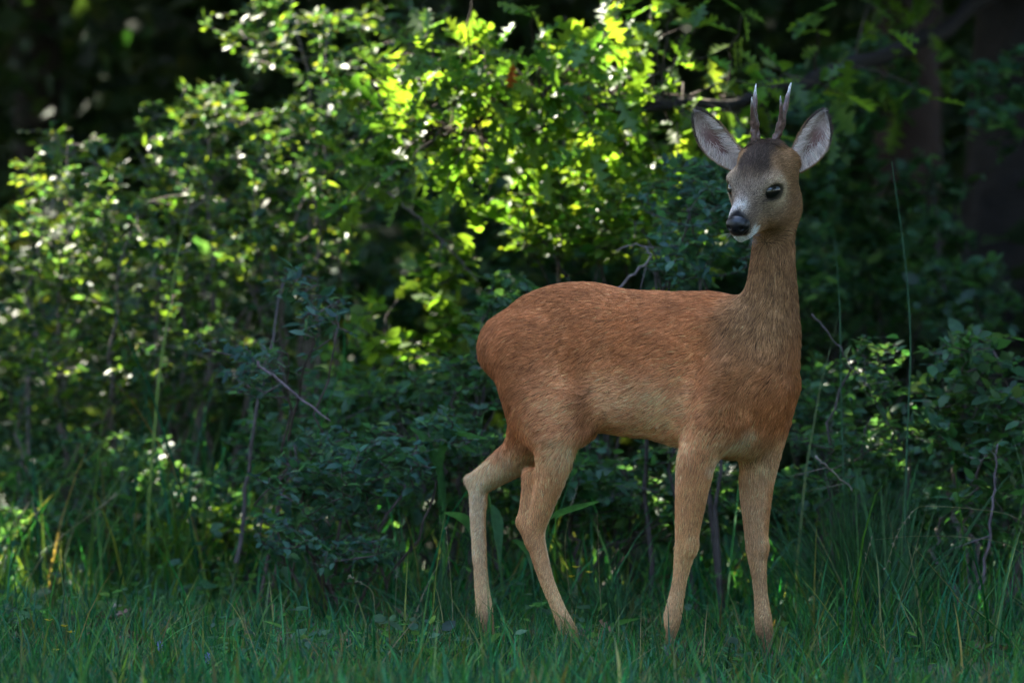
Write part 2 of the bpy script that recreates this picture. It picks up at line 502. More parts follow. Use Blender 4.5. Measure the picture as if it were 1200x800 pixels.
class Field:
    """signed distance field on a grid with smooth unions, meshed with surface nets"""
    def __init__(self, lo, hi, cell):
        self.lo = np.asarray(lo, float); self.cell = cell
        self.n = np.ceil((np.asarray(hi, float) - self.lo) / cell).astype(int) + 1
        self.d = np.full(self.n, 0.5, np.float32)
    def _sub(self, lo, hi):
        i0 = np.clip(np.floor((lo - self.lo) / self.cell).astype(int), 0, self.n - 1)
        i1 = np.clip(np.ceil((hi - self.lo) / self.cell).astype(int) + 1, 1, self.n)
        sl = tuple(slice(a, b) for a, b in zip(i0, i1))
        g = np.meshgrid(*[self.lo[k] + self.cell * np.arange(i0[k], i1[k]) for k in range(3)], indexing='ij')
        return sl, np.stack(g, -1).astype(np.float32)
    def _merge(self, sl, d, k, cut=False):
        a = self.d[sl]
        if cut:
            h = np.maximum(k - np.abs(a + d), 0) / k
            self.d[sl] = np.maximum(a, -d) + h * h * k * .25
        else:
            h = np.maximum(k - np.abs(a - d), 0) / k
            self.d[sl] = np.minimum(a, d) - h * h * k * .25
    def cone(self, p, q, r1, r2, k=.02, cut=False):
        p, q = np.asarray(p, float), np.asarray(q, float)
        m = max(r1, r2) + k + 4 * self.cell
        sl, g = self._sub(np.minimum(p, q) - m, np.maximum(p, q) + m)
        ba = q - p; L2 = max(ba @ ba, 1e-9)
        h = np.clip((g - p) @ ba / L2, 0, 1)
        d = np.linalg.norm(g - p - h[..., None] * ba, axis=-1) - (r1 + (r2 - r1) * h)
        self._merge(sl, d, k, cut)
    def chain(self, pts, rad, k=.02):
        kr = smooth_path(np.concatenate([np.asarray(pts, float), np.asarray(rad, float)[:, None]], 1), 4 * len(pts))
        pt, rr = kr[:, :3], kr[:, 3]
        m = rr.max() + k + 4 * self.cell
        sl, g = self._sub(pt.min(0) - m, pt.max(0) + m)
        d = np.full(g.shape[:3], .5, np.float32)
        for p, q, r1, r2 in zip(pt[:-1], pt[1:], rr[:-1], rr[1:]):
            ba = (q - p).astype(np.float32)
            h = np.clip((g - p.astype(np.float32)) @ ba / max(ba @ ba, 1e-9), 0, 1)
            np.minimum(d, np.linalg.norm(g - p.astype(np.float32) - h[..., None] * ba, axis=-1) - (r1 + (r2 - r1) * h), out=d)
        self._merge(sl, d, k)
    def ell(self, c, r, k=.02, M=None, cut=False):
        c, r = np.asarray(c, float), np.asarray(r, float)
        m = r.max() + k + 4 * self.cell
        sl, g = self._sub(c - m, c + m)
        x = g - c
        if M is not None: x = x @ M
        k0 = np.linalg.norm(x / r, axis=-1); k1 = np.linalg.norm(x / (r * r), axis=-1)
        self._merge(sl, k0 * (k0 - 1) / np.maximum(k1, 1e-6), k, cut)
    def nets(self, relax=3):
        d = self.d; neg = d < 0
        nx, ny, nz = self.n
        acc = np.zeros((nx - 1, ny - 1, nz - 1), np.int8)
        cs = [(i, j, k) for i in (0, 1) for j in (0, 1) for k in (0, 1)]
        for i, j, k in cs: acc += neg[i:nx - 1 + i, j:ny - 1 + j, k:nz - 1 + k]
        ix = np.argwhere((acc > 0) & (acc < 8))
        ids = np.full(acc.shape, -1, np.int64); ids[tuple(ix.T)] = np.arange(len(ix))
        sm = np.zeros((len(ix), 3)); ct = np.zeros(len(ix))
        for a in cs:
            for b in cs:
                if sum(abs(u - v) for u, v in zip(a, b)) == 1 and a < b:
                    va = d[tuple((ix + a).T)]; vb = d[tuple((ix + b).T)]
                    m = (va < 0) != (vb < 0)
                    t = np.where(m, va / np.where(m, va - vb, 1), 0)
                    sm += np.where(m[:, None], np.asarray(a) + t[:, None] * (np.asarray(b) - np.asarray(a)), 0); ct += m
        v = (ix + sm / ct[:, None]) * self.cell + self.lo
        quads = []
        for ax in range(3):
            s0 = [slice(1, -1)] * 3; s1 = [slice(1, -1)] * 3
            s0[ax] = slice(0, -1); s1[ax] = slice(1, None)
            A, B = neg[tuple(s0)], neg[tuple(s1)]
            e = np.argwhere(A != B); flip = A[tuple(e.T)]
            off = np.ones(3, int); off[ax] = 0
            e = e + off
            u, w = (ax + 1) % 3, (ax + 2) % 3
            du, dw = np.eye(3, dtype=int)[u], np.eye(3, dtype=int)[w]
            q = np.stack([ids[tuple((e - du - dw).T)], ids[tuple((e - dw).T)], ids[tuple(e.T)], ids[tuple((e - du).T)]], -1)
            q[~flip] = q[~flip][:, ::-1]
            quads.append(q)
        q = np.concatenate(quads); q = q[(q >= 0).all(1)]
        for it in range(relax):
            s = np.zeros_like(v); c = np.zeros(len(v))
            for a in range(4):
                b = (a + 1) % 4
                np.add.at(s, q[:, a], v[q[:, b]]); np.add.at(c, q[:, a], 1)
                np.add.at(s, q[:, b], v[q[:, a]]); np.add.at(c, q[:, b], 1)
            v = v + 0.5 * (s / np.maximum(c, 1)[:, None] - v)
        return v, q

def vnormals(v, q):
    fn = np.cross(v[q[:, 2]] - v[q[:, 0]], v[q[:, 3]] - v[q[:, 1]])
    n = np.zeros_like(v)
    for a in range(4): np.add.at(n, q[:, a], fn)
    return norm(n)

deer = tag(empty('roe_deer', DO), 'reddish brown roe buck with two short antlers standing in the grass', 'deer')
deer.rotation_euler = (0, 0, -TH)

LEGS = {
 'rf': ([J(858, 445, -.075), J(826, 500, -.085), J(814, 555, -.08), J(808, 600, -.078), J(804, 640, -.075), J(798, 682, -.073), J(790, 722, -.072), J(786, 746, -.072), J(783, 760, -.072)],
        [.066, .047, .0385, .0310, .0235, .0138, .0180, .0130, .013]),
 'lf': ([J(898, 455, .05), J(894, 515, .068), J(887, 560, .07), J(886, 600, .07), J(887, 642, .07), J(893, 690, .07), J(897, 732, .07), J(900, 757, .07), J(902, 770, .07)],
        [.060, .046, .0385, .0310, .0235, .0135, .0180, .0130, .013]),
 'rh': ([J(622, 414, -.05), J(645, 488, -.08), J(650, 522, -.085), J(645, 560, -.083), J(635, 597, -.082), J(627, 624, -.08), J(634, 655, -.08), J(643, 682, -.08), J(656, 712, -.08), J(668, 740, -.08), J(675, 758, -.08), J(679, 768, -.08)],
        [.078, .059, .045, .033, .0245, .0230, .0185, .0150, .0140, .0180, .0130, .013]),
 'lh': ([J(640, 430, .05), J(628, 495, .07), J(612, 528, .08), J(586, 551, .085), J(564, 570, .085), J(561, 600, .085), J(563, 640, .085), J(566, 682, .085), J(569, 714, .085), J(573, 740, .085), J(576, 756, .085)],
        [.080, .060, .043, .031, .0220, .0175, .0148, .0142, .0180, .0135, .013]),
}
NECK = ([J(884, 432, 0), J(899, 378, 0), J(904, 338, 0), J(906, 300, 0), J(908, 262, 0), J(909, 232, .005)], [.086, .062, .0505, .0425, .0405, .041])

def build_deer_body():
    F = Field((-.50, -.30, -.02), (.50, .26, 1.10), .0046)
    o = .010
    for s, z, a, w, h in ((-.266, .642, .112, .096, .092), (-.12, .622, .185, .112, .150), (.04, .607, .24, .122, .160),
                          (.175, .585, .165, .112, .168), (.236, .560, .10, .090, .145)):
        F.ell((s, 0, z), (a - o, w - o, h - o), .05)
    F.ell((.20, 0, .675), (.14, .05, .06), .05)                                   # withers
    F.ell((-.165, 0, .708), (.11, .06, .055), .05)                                # croup
    for l in (-1, 1):
        F.ell((.215, .072 * l, .575), (.085, .045, .135), .04)                     # shoulder blades
        F.ell((-.195, .072 * l, .565), (.085, .045, .13), .04)                      # thighs
    F.chain(*NECK, k=.045)
    for key in ('rf', 'lf', 'rh', 'lh'):
        p, r = LEGS[key]
        r = [q - .003 for q in r]
        F.chain(p, r, .035)
    # points of the hocks with their tendons, front of the knees
    F.cone(J(622, 555, -.083), J(614, 611, -.08), .014, .0125, .02)
    F.cone(J(614, 611, -.08), J(624, 632, -.08), .0125, .014, .015)
    F.cone(J(603, 528, .08), J(553, 562, .085), .016, .0105, .02)
    F.cone(J(553, 562, .085), J(561, 588, .085), .0105, .012, .012)
    for key, a0, b0 in (('rf', 4, 6), ('lf', 4, 6), ('rh', 5, 9), ('lh', 4, 8)):      # sinews behind the cannon bones
        q = LEGS[key][0]
        off = np.array([-.013, 0, 0])
        F.chain([q[k] + off * (1.15 if k in (a0, b0) else 1) for k in range(a0, b0 + 1)], [.0085] + [.0068] * (b0 - a0 - 1) + [.0085], .006)
    for key in ('rf', 'lf'):                                                    # bony front of the knee
        F.ell(LEGS[key][0][4] + np.array([.010, 0, .004]), (.014, .017, .022), .012)
    for key in LEGS:                                                           # dewclaws behind the fetlocks
        q = LEGS[key][0][-3]
        for l in (-1, 1): F.ell(q + np.array([-.013, .008 * l, -.012]), (.006, .005, .009), .008)
    # hollows behind the shoulder, before the thigh and along the neck
    F.cone(J(806, 400, -.150), J(783, 500, -.135), .032, .034, .05, cut=True)
    F.cone(J(704, 375, -.140), J(700, 470, -.140), .030, .036, .05, cut=True)
    F.cone(J(882, 390, -.120), J(880, 480, -.120), .022, .024, .04, cut=True)
    # flank fold in front of the near thigh
    F.cone(J(676, 470, -.085), J(682, 500, -.070), .016, .012, .06)
    # head
    F.ell(H(-.055, 0, .006), (.074, .054, .058), .02, HM)
    F.ell(H(-.075, 0, .022), (.05, .044, .042), .02, HM)
    F.cone(H(-.01, 0, -.016), H(.078, 0, -.038), .043, .0235, .02)
    F.cone(H(.0, 0, .008), H(.085, 0, -.024), .024, .0145, .02)                   # bridge of the nose
    F.cone(H(.075, 0, -.036), H(.102, 0, -.041), .0235, .0185, .015)
    F.cone(H(-.03, 0, -.056), H(.07, 0, -.064), .044, .0165, .02)                # lower jaw
    F.cone(H(.07, 0, -.064), H(.092, 0, -.066), .0155, .0125, .01)
    for l in (-1, 1):
        F.ell(H(-.012, .037 * l, .014), (.030, .016, .020), .012, HM)              # brow
        F.ell(H(-.03, .034 * l, -.050), (.050, .022, .040), .02, HM)               # cheek
        F.ell(H(.088, .013 * l, -.05), (.018, .010, .013), .01, HM)                # lips
        F.ell(H(-.083, .040 * l, .022), (.026, .022, .024), .015, HM)              # root of the ear
        F.ell(H(-.078, .018 * l, .050), (.014, .012, .016), .012, HM)              # antler base
    F.cone(H(-.075, .0, -.02), J(909, 240, .005), .055, .046, .03)
    for c, M in EYES:
        F.ell(c + M[:, 1] * .002, (.031, .012, .026), .02, M)
        F.ell(c + M[:, 1] * .0165, (.0240, .0095, .0185), .004, M, cut=True)   # eye socket
    # mouth line
    for l in (-1, 1):
        F.cone(H(.108, .004 * l, -.058), H(.068, .024 * l, -.056), .0022, .0016, .003, cut=True)
    v, q = F.nets(2)
    return v, q

dv, dq = build_deer_body()
dn = vnormals(dv, dq)

CN1, CN2, CN3 = Noise(26, 12, 21), Noise(75, 14, 22), Noise(9, 10, 23)
def lerp(a, b, t): return a + (np.asarray(b, float) - a) * t[:, None]
def coat(p, n):
    """coat colour at deer-space points: reddish trunk, paler belly and legs, grey and white face"""
    s, l, z = p.T
    c = np.tile(np.array([.255, .106, .045]), (len(p), 1))
    t = sstep(.66, .50, z) * sstep(-.30, -.12, s) * sstep(.34, .18, s)
    c = lerp(c, (.37, .185, .098), t * .85)                                        # flank and belly
    c = lerp(c, (.46, .27, .16), sstep(.475, .425, z) * sstep(-.2, -.1, s) * sstep(.2, .1, s))
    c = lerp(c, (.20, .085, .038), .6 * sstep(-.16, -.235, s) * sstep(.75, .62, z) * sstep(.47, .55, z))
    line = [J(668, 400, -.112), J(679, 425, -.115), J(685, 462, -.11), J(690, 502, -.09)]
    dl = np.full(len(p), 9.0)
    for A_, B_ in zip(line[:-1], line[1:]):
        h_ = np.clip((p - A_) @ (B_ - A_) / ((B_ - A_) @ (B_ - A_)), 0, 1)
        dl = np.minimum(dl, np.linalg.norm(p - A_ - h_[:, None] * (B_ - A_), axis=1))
    c = lerp(c, (.125, .044, .014), sstep(.046, .0, dl + .006 * CN2(p)) * (.30 + .40 * sstep(.66, .50, z)))      # shade of the fold before the thigh, painted into the coat
    fl = J(745, 470, -.12)
    c = lerp(c, (.47, .27, .16), np.exp(-((p - fl) / [.10, .2, .05]) ** 2 @ np.ones(3)) * .7 * (l < 0))  # highlight on the near flank, put into the coat colour
    leg = sstep(.47, .33, z)
    c = lerp(c, (.38, .19, .086), leg)
    inner = leg * np.where(s < -.02, sstep(-.2, .5, -n[:, 1] * np.sign(l)), .35 * sstep(0, .6, -n[:, 1] * np.sign(l)))
    c = lerp(c, (.52, .37, .24), inner * .9)
    c = lerp(c, (.45, .27, .138), sstep(.30, .12, z) * .8)
    c = lerp(c, (.13, .068, .036), sstep(.115, .04, z) * .85)
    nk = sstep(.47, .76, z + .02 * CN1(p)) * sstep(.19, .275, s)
    c = lerp(c, (.140, .078, .038), nk * .95)                                        # neck: own brown, darkened further for shading contrast
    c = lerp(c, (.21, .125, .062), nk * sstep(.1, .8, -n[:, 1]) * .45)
    ch = sstep(.50, .43, z) * sstep(.2, .27, s) * sstep(.34, .40, z)
    c = lerp(c, (.40, .28, .18), ch * .55)
    A_, B_ = J(838, 546, -.075), J(884, 508, -.055)
    h_ = np.clip((p - A_) @ (B_ - A_) / ((B_ - A_) @ (B_ - A_)), 0, 1)
    dd_ = np.linalg.norm(p - A_ - h_[:, None] * (B_ - A_), axis=1)
    c = lerp(c, (.44, .32, .23), sstep(.028, .0, dd_ + .006 * CN2(p)) * .75)                       # white streak by the armpit
    # head
    a, b, u = to_head(p).T
    head = sstep(.815, .835, z + .35 * np.clip(a + .02, -.1, 0.0)) * (z > .72)
    hc = np.tile(np.array([.19, .108, .055]), (len(p), 1))
    hc = lerp(hc, (.22, .15, .098), sstep(-.045, .0, a) * sstep(.07, .02, np.abs(u + .01)))
    ring = np.exp(-eye_r(p + HU * .004, .041, .033) ** 3)
    hc = lerp(hc, (.42, .32, .21), ring * .8)
    fore = sstep(.042, .024, np.abs(b + .004) + .006 * CN2(p)) * sstep(-.012, .012, u + .28 * a + .006 * CN2(p)) * sstep(.065, -.01, a)
    hc = lerp(hc, (.034, .024, .019), fore * .92)
    hc = lerp(hc, (.115, .084, .062), sstep(.0, .045, a) * sstep(-.06, -.03, u + .006 * CN2(p)) * .8)
    hc = lerp(hc, (.46, .40, .35), np.exp(-((a - .080) / .016) ** 2) * sstep(-.045, -.03, u) * sstep(.028, .010, np.abs(b + .006)) * .85)
    hc = lerp(hc, (.012, .010, .010), sstep(.086, .096, a - .45 * np.abs(b)) * sstep(-.058, -.05, u))
    chin = sstep(.045, .062, a) * sstep(-.056, -.062, u)
    hc = lerp(hc, (.80, .77, .72), chin)
    lip = np.exp(-(((a - .082) / .012) ** 2 + ((u + .054) / .007) ** 2)) * (np.abs(b) > .012)
    hc = lerp(hc, (.60, .58, .56), lip)
    eye = np.exp(-eye_r(p, .0250, .0192) ** 6)
    hc = lerp(hc, (.012, .009, .008), eye)
    tear = np.exp(-((a - .036) / .008) ** 2 - ((u + .010) / .004) ** 2) * (np.abs(b) > .018)
    hc = lerp(hc, (.03, .02, .02), tear * .8)
    c = lerp(c, (0, 0, 0), np.zeros(len(p)))
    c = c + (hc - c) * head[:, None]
    m = 1 + .10 * CN1(p) + .08 * CN3(p)
    return np.clip(c * m[:, None], .004, .8)

def skin_material():
    m, nt, b, out = new_mat('deer_coat')
    c, f = noise_mult(nt, attr(nt), 130.0, 0.72, 1.2, 4.0)
    nt.links.new(c, b.inputs['Base Color'])
    b.inputs['Roughness'].default_value = 0.8
    b.inputs['Specular IOR Level'].default_value = 0.12
    return m
body = mesh_obj('body', mesh_np('body', dv, [dq], skin_material(), coat(dv, dn) * (.5 + .3 * sstep(.42, .34, dv[:, 2]))[:, None]), deer)  # skin colour darkened so gaps between hairs read as shade
body['label'] = 'reddish brown furry body with paler legs and grey face'

def simple_mat(name, rgb, rough, spec=0.5, coat_w=0.0):
    m, nt, b, out = new_mat(name)
    rgbn = nt.nodes.new('ShaderNodeRGB'); rgbn.outputs[0].default_value = (*rgb, 1)
    c, f = noise_mult(nt, rgbn.outputs[0], 300.0, .7, 1.3)
    nt.links.new(c, b.inputs['Base Color'])
    b.inputs['Roughness'].default_value = rough
    b.inputs['Specular IOR Level'].default_value = spec
    b.inputs['Coat Weight'].default_value = coat_w
    b.inputs['Coat Roughness'].default_value = 0.03
    return m
M_EYE = simple_mat('eye', (.006, .004, .003), .03, .6)
M_LID = simple_mat('eyelid', (.012, .009, .008), .5)
M_NOSE = simple_mat('nose', (.006, .005, .0055), .38, .35)
M_HOOF = simple_mat('hoof', (.02, .016, .014), .45)

# eyes with lids
for c, M in EYES:
    th, ph = np.meshgrid(np.linspace(0, 2 * np.pi, 25)[:-1], np.linspace(0, np.pi, 13), indexing='ij')
    sp = np.stack([np.cos(th) * np.sin(ph) * .0228, np.sin(th) * np.sin(ph) * .0175, np.cos(ph) * .0170], -1).reshape(-1, 3)
    i, j = np.meshgrid(np.arange(24), np.arange(12), indexing='ij'); i2 = (i + 1) % 24
    f = np.stack([i * 13 + j, i * 13 + j + 1, i2 * 13 + j + 1, i2 * 13 + j], -1).reshape(-1, 4)
    eye = mesh_obj('eye', mesh_np('eye', c + sp @ M.T, [f], M_EYE), deer)
    g = Geo()
    t = np.linspace(0, 2 * np.pi, 25)
    lid = np.stack([.0224 * np.cos(t) + .004 * np.clip(np.cos(t) - .5, 0, 1), .0072 - .003 * np.cos(t) ** 2, .0166 * np.sin(t) + .0012], -1)
    g.tube(c + lid @ M.T, .0018, 6)
    mesh_obj('eyelid', g.mesh('eyelid', M_LID, colored=False), eye)

# nose pad with nostrils
def build_nose():
    c = H(.106, 0, -.040)
    F = Field(c - .045, c + .045, .0016)
    F.ell(H(.100, 0, -.030), (.016, .0185, .0135), .010, HM)
    F.ell(H(.106, 0, -.040), (.012, .0190, .0120), .014, HM)
    F.ell(H(.103, 0, -.050), (.012, .0140, .009), .012, HM)
    for l in (-1, 1):
        F.ell(H(.101, .0165 * l, -.036), (.012, .0085, .0105), .006, HM)
        F.ell(H(.117, .0135 * l, -.038), (.009, .0042, .0036), .003, HM, cut=True)
    v, q = F.nets(1)
    mesh_obj('nose', mesh_np('nose', v, [q], M_NOSE), deer)
build_nose()

# antlers: rough dark beams with pale tips
def antler_material():
    m, nt, b, out = new_mat('antler')
    c, f = noise_mult(nt, attr(nt), 220.0, .55, 1.5, 5.0)
    nt.links.new(c, b.inputs['Base Color'])
    b.inputs['Roughness'].default_value = .42
    bp = nt.nodes.new('ShaderNodeBump'); bp.inputs['Distance'].default_value = .002; bp.inputs['Strength'].default_value = .7
    nt.links.new(f, bp.inputs['Height']); nt.links.new(bp.outputs[0], b.inputs['Normal'])
    return m
M_ANTLER = antler_material()
def build_antler(keys, radii, tine, tine_r):
    keys = [to_local(P(*k)) for k in keys]; tine = [to_local(P(*k)) for k in tine]
    allp = np.array(keys + tine)
    F = Field(allp.min(0) - .03, allp.max(0) + .03, .0019)
    path = smooth_path(keys, 13); rr = np.interp(np.linspace(0, 1, 13), np.linspace(0, 1, len(radii)), radii)
    F.chain(list(path), list(rr), .004)
    tp = smooth_path(tine, 7); tr = np.interp(np.linspace(0, 1, 7), np.linspace(0, 1, len(tine_r)), tine_r)
    F.chain(list(tp), list(tr), .006)
    for k in range(9):                                                          # coronet at the base
        a = k * 2 * math.pi / 9
        F.ell(path[0] + .010 * (math.cos(a) * HF + math.sin(a) * HL) + .002 * HU, (.0042, .0042, .004), .004)
    v, q = F.nets(1)
    n = vnormals(v, q)
    low = sstep(allp[:, 2].min() + .09, allp[:, 2].min() + .02, v[:, 2])
    v = v + n * ((Noise(420, 12, 5)(v * [1, 1, .45]) * .0016)[:, None] * (.35 + low)[:, None])
    top, tt = keys[-1], tine[-1]
    tipd = np.minimum(np.linalg.norm(v - top, axis=1), np.linalg.norm(v - tt, axis=1) + .012)
    c = lerp(np.tile([.085, .040, .028], (len(v), 1)), (.55, .50, .44), sstep(.038, .006, tipd) ** 1.2)
    mesh_obj('antler', mesh_np('antler', v, [q], M_ANTLER, c), deer)
AY = -.185
build_antler([(888, 177, AY), (885.5, 160, AY), (884, 140, AY), (884.5, 122, AY), (886, 98, AY + .01)], [.0098, .0088, .0078, .0062, .0050, .0016],
             [(884, 146, AY - .004), (881.5, 130, AY - .014), (881.3, 114, AY - .022)], [.0068, .0046, .0014])
build_antler([(905, 177, AY), (911, 159, AY - .004), (917, 140, AY - .006), (921.5, 120, AY - .002), (927, 97, AY + .012)], [.0098, .0088, .0078, .0064, .0050, .0016],
             [(916, 146, AY - .008), (915.5, 130, AY - .016), (914.6, 112.5, AY - .024)], [.0070, .0046, .0014])

# ears
EAR_HAIR = []
def ear_material():
    m, nt, b, out = new_mat('ear')
    c, f = noise_mult(nt, attr(nt), 180.0, .75, 1.2, 4.0)
    nt.links.new(c, b.inputs['Base Color']); b.inputs['Roughness'].default_value = .75
    b.inputs['Specular IOR Level'].default_value = .15
    return m
M_EAR = ear_material()
def build_ear(base_px, tip_px, Yb, Yt, W, face, side_sign):
    B, T = P(*base_px, Yb), P(*tip_px, Yt)
    ax = T - B; L = np.linalg.norm(ax); ax = ax / L
    n = np.asarray(face, float); n = norm(n - (n @ ax) * ax); sd = np.cross(n, ax)      # sd: to the viewer's right or left
    nu, nv = 26, 17
    u = np.linspace(0, 1, nu)[:, None]; w = np.linspace(-1, 1, nv)[None, :]
    prof = W * np.interp(u, [0, .1, .25, .45, .6, .75, .87, .95, 1], [.50, .68, .90, 1.04, 1.02, .86, .60, .34, .06])
    cup = (.55 * (1 - u) ** .8 + .24)                                                   # how deep the cup is
    asym = side_sign * .010 * np.sin(np.pi * u)
    lat = prof * np.sin(w * 1.25) / math.sin(1.25) + asym * (1 + 0 * w)
    dep = prof * cup * ((np.cos(w * 1.25) - 1) / (1 - math.cos(1.25))) * -1.0
    curl = -.010 * u ** 2
    pos = B + ax * (u * L + 0 * w)[..., None] + sd * lat[..., None] - n * (prof * cup - dep * 1.0 + curl)[..., None]
    inner = to_local(pos.reshape(-1, 3))
    i, j = np.meshgrid(np.arange(nu - 1), np.arange(nv - 1), indexing='ij'); k = i * nv + j
    q = np.stack([k, k + 1, k + nv + 1, k + nv], -1).reshape(-1, 4)
    nn = vnormals(inner, q)
    nl = dir_local(n)
    if (nn @ nl).mean() < 0: nn = -nn; q = q[:, ::-1]
    thick = .0042 * (1 - .6 * np.abs(w) + 0 * u).reshape(-1, 1)
    outer = inner - nn * thick
    V = np.concatenate([inner, outer]); N0 = len(inner)
    qs = [q, q[:, ::-1] + N0]
    rim = np.concatenate([np.arange(nu) * nv, (nu - 1) * nv + np.arange(1, nv), (np.arange(nu - 1)[::-1]) * nv + nv - 1])
    qs.append(np.stack([rim[:-1], rim[:-1] + N0, rim[1:] + N0, rim[1:]], -1))
    uu = (u + 0 * w).ravel(); ww = (w + 0 * u).ravel()
    ci = np.tile([.40, .29, .24], (N0, 1))
    nz = Noise(120, 12, 31)(inner)
    ci = lerp(ci, (.15, .06, .05), np.clip(sstep(.75, .1, np.abs(ww * .9 - .12 * side_sign + .2 * nz * .5)) * sstep(.10, .35, uu) * sstep(.92, .6, uu), 0, 1) * .85)
    ci = lerp(ci, (.30, .18, .10), sstep(.72, .95, np.abs(ww)) * .7)
    ci = lerp(ci, (.16, .10, .07), sstep(.78, .95, uu) * .8)
    ci = lerp(ci, (.03, .022, .02), np.clip(sstep(.90, 1.0, np.abs(ww)) * sstep(.5, .8, uu) + sstep(.95, 1, uu), 0, 1))
    co = lerp(np.tile([.24, .125, .058], (N0, 1)), (.06, .04, .032), sstep(.6, .95, uu))
    ear = mesh_obj('ear', mesh_np('ear', V, qs, M_EAR, np.concatenate([ci, co])), deer)
    ear['label'] = 'upright ear with white hair inside and dark rim'
    # pale hair that fans over the inner face, short brown hair outside
    r = np.random.default_rng(int(base_px[0]))
    for cnt, kind in ((3000, 'in'), (2600, 'out'), (900, 'rim')):
        fi = r.integers(0, len(q), cnt)
        bw = r.dirichlet(np.ones(4), cnt)[..., None]
        root = (inner[q[fi]] * bw).sum(1); nrm = norm(nn[q[fi, 0]])
        fu, fw = uu[q[fi, 0]], ww[q[fi, 0]]
        axl, sdl = dir_local(ax), dir_local(sd)
        if kind == 'in':
            keep = r.uniform(size=cnt) < (.12 + .75 * sstep(.3, .9, np.abs(fw)) + .6 * sstep(.35, .1, fu)) * (.35 + .9 * (Noise(90, 10, 33)(root) > -.15))
            d = norm(axl * .8 - sdl * (np.sign(fw) * .9 * np.abs(fw))[:, None] + r.normal(size=(cnt, 3)) * .22)
            ln = (.016 + .012 * r.uniform(size=cnt)) * (1 - .55 * fu)
            cc = jit(np.tile([.62, .48, .40], (cnt, 1)), r, .25) * (1 - .55 * sstep(.75, .95, fu))[:, None]
            EAR_HAIR.append((root[keep], nrm[keep], d[keep], ln[keep], cc[keep], .25))
        elif kind == 'out':
            d = norm(np.tile(axl, (cnt, 1)) + r.normal(size=(cnt, 3)) * .15)
            cc = jit(lerp(np.tile([.26, .135, .06], (cnt, 1)), (.06, .04, .032), sstep(.6, .95, fu)), r, .2)
            EAR_HAIR.append((root - nrm * .0042, -nrm, d, np.full(cnt, .007), cc, .25))
        else:
            sgn = np.where(r.uniform(size=cnt) < .5, 0, nv - 1); ui = r.integers(0, nu - 1, cnt)
            root = inner[ui * nv + sgn] + (inner[(ui + 1) * nv + sgn] - inner[ui * nv + sgn]) * r.uniform(size=(cnt, 1))
            d = norm(axl + sdl * np.where(sgn == 0, -.5, .5)[:, None] + r.normal(size=(cnt, 3)) * .2)
            fu = u.ravel()[ui]
            cc = jit(lerp(np.tile([.34, .24, .17], (cnt, 1)), (.05, .035, .03), sstep(.3, .7, fu)), r, .2)
            EAR_HAIR.append((root, dir_local(np.tile(n, (cnt, 1))), d, np.full(cnt, .006), cc, .15))
def jit(c, r, v):
    return np.clip(c * np.exp(r.normal(0, 1, (len(c), 1)) * v), .003, .85)
build_ear((872, 198), (816, 129), -.170, -.165, .0295, (-.30, -1, .10), 1)
build_ear((930, 198), (965, 131), -.190, -.165, .0305, (.12, -1, .05), -1)

# hooves, each of two claws
for key in ('rf', 'lf', 'rh', 'lh'):
    e = LEGS[key][0][-1]
    gz = float(ground_z(*(DO + DF * e[0] + DL * e[1])[:2]))
    F = Field((e[0] - .06, e[1] - .05, gz - .03), (e[0] + .08, e[1] + .05, e[2] + .03), .0026)
    for l in (-1, 1):
        F.cone((e[0], e[1] + .008 * l, e[2]), (e[0] + .012, e[1] + .010 * l, gz + .012), .0115, .0125, .004)
        F.cone((e[0] + .012, e[1] + .010 * l, gz + .012), (e[0] + .040, e[1] + .006 * l, gz + .005), .0125, .004, .004)
    F.ell((e[0], e[1], gz - .020), (.3, .3, .02), .002, cut=True)
    v, q = F.nets(1)
    mesh_obj('hoof', mesh_np('hoof', v, [q], M_HOOF), deer)

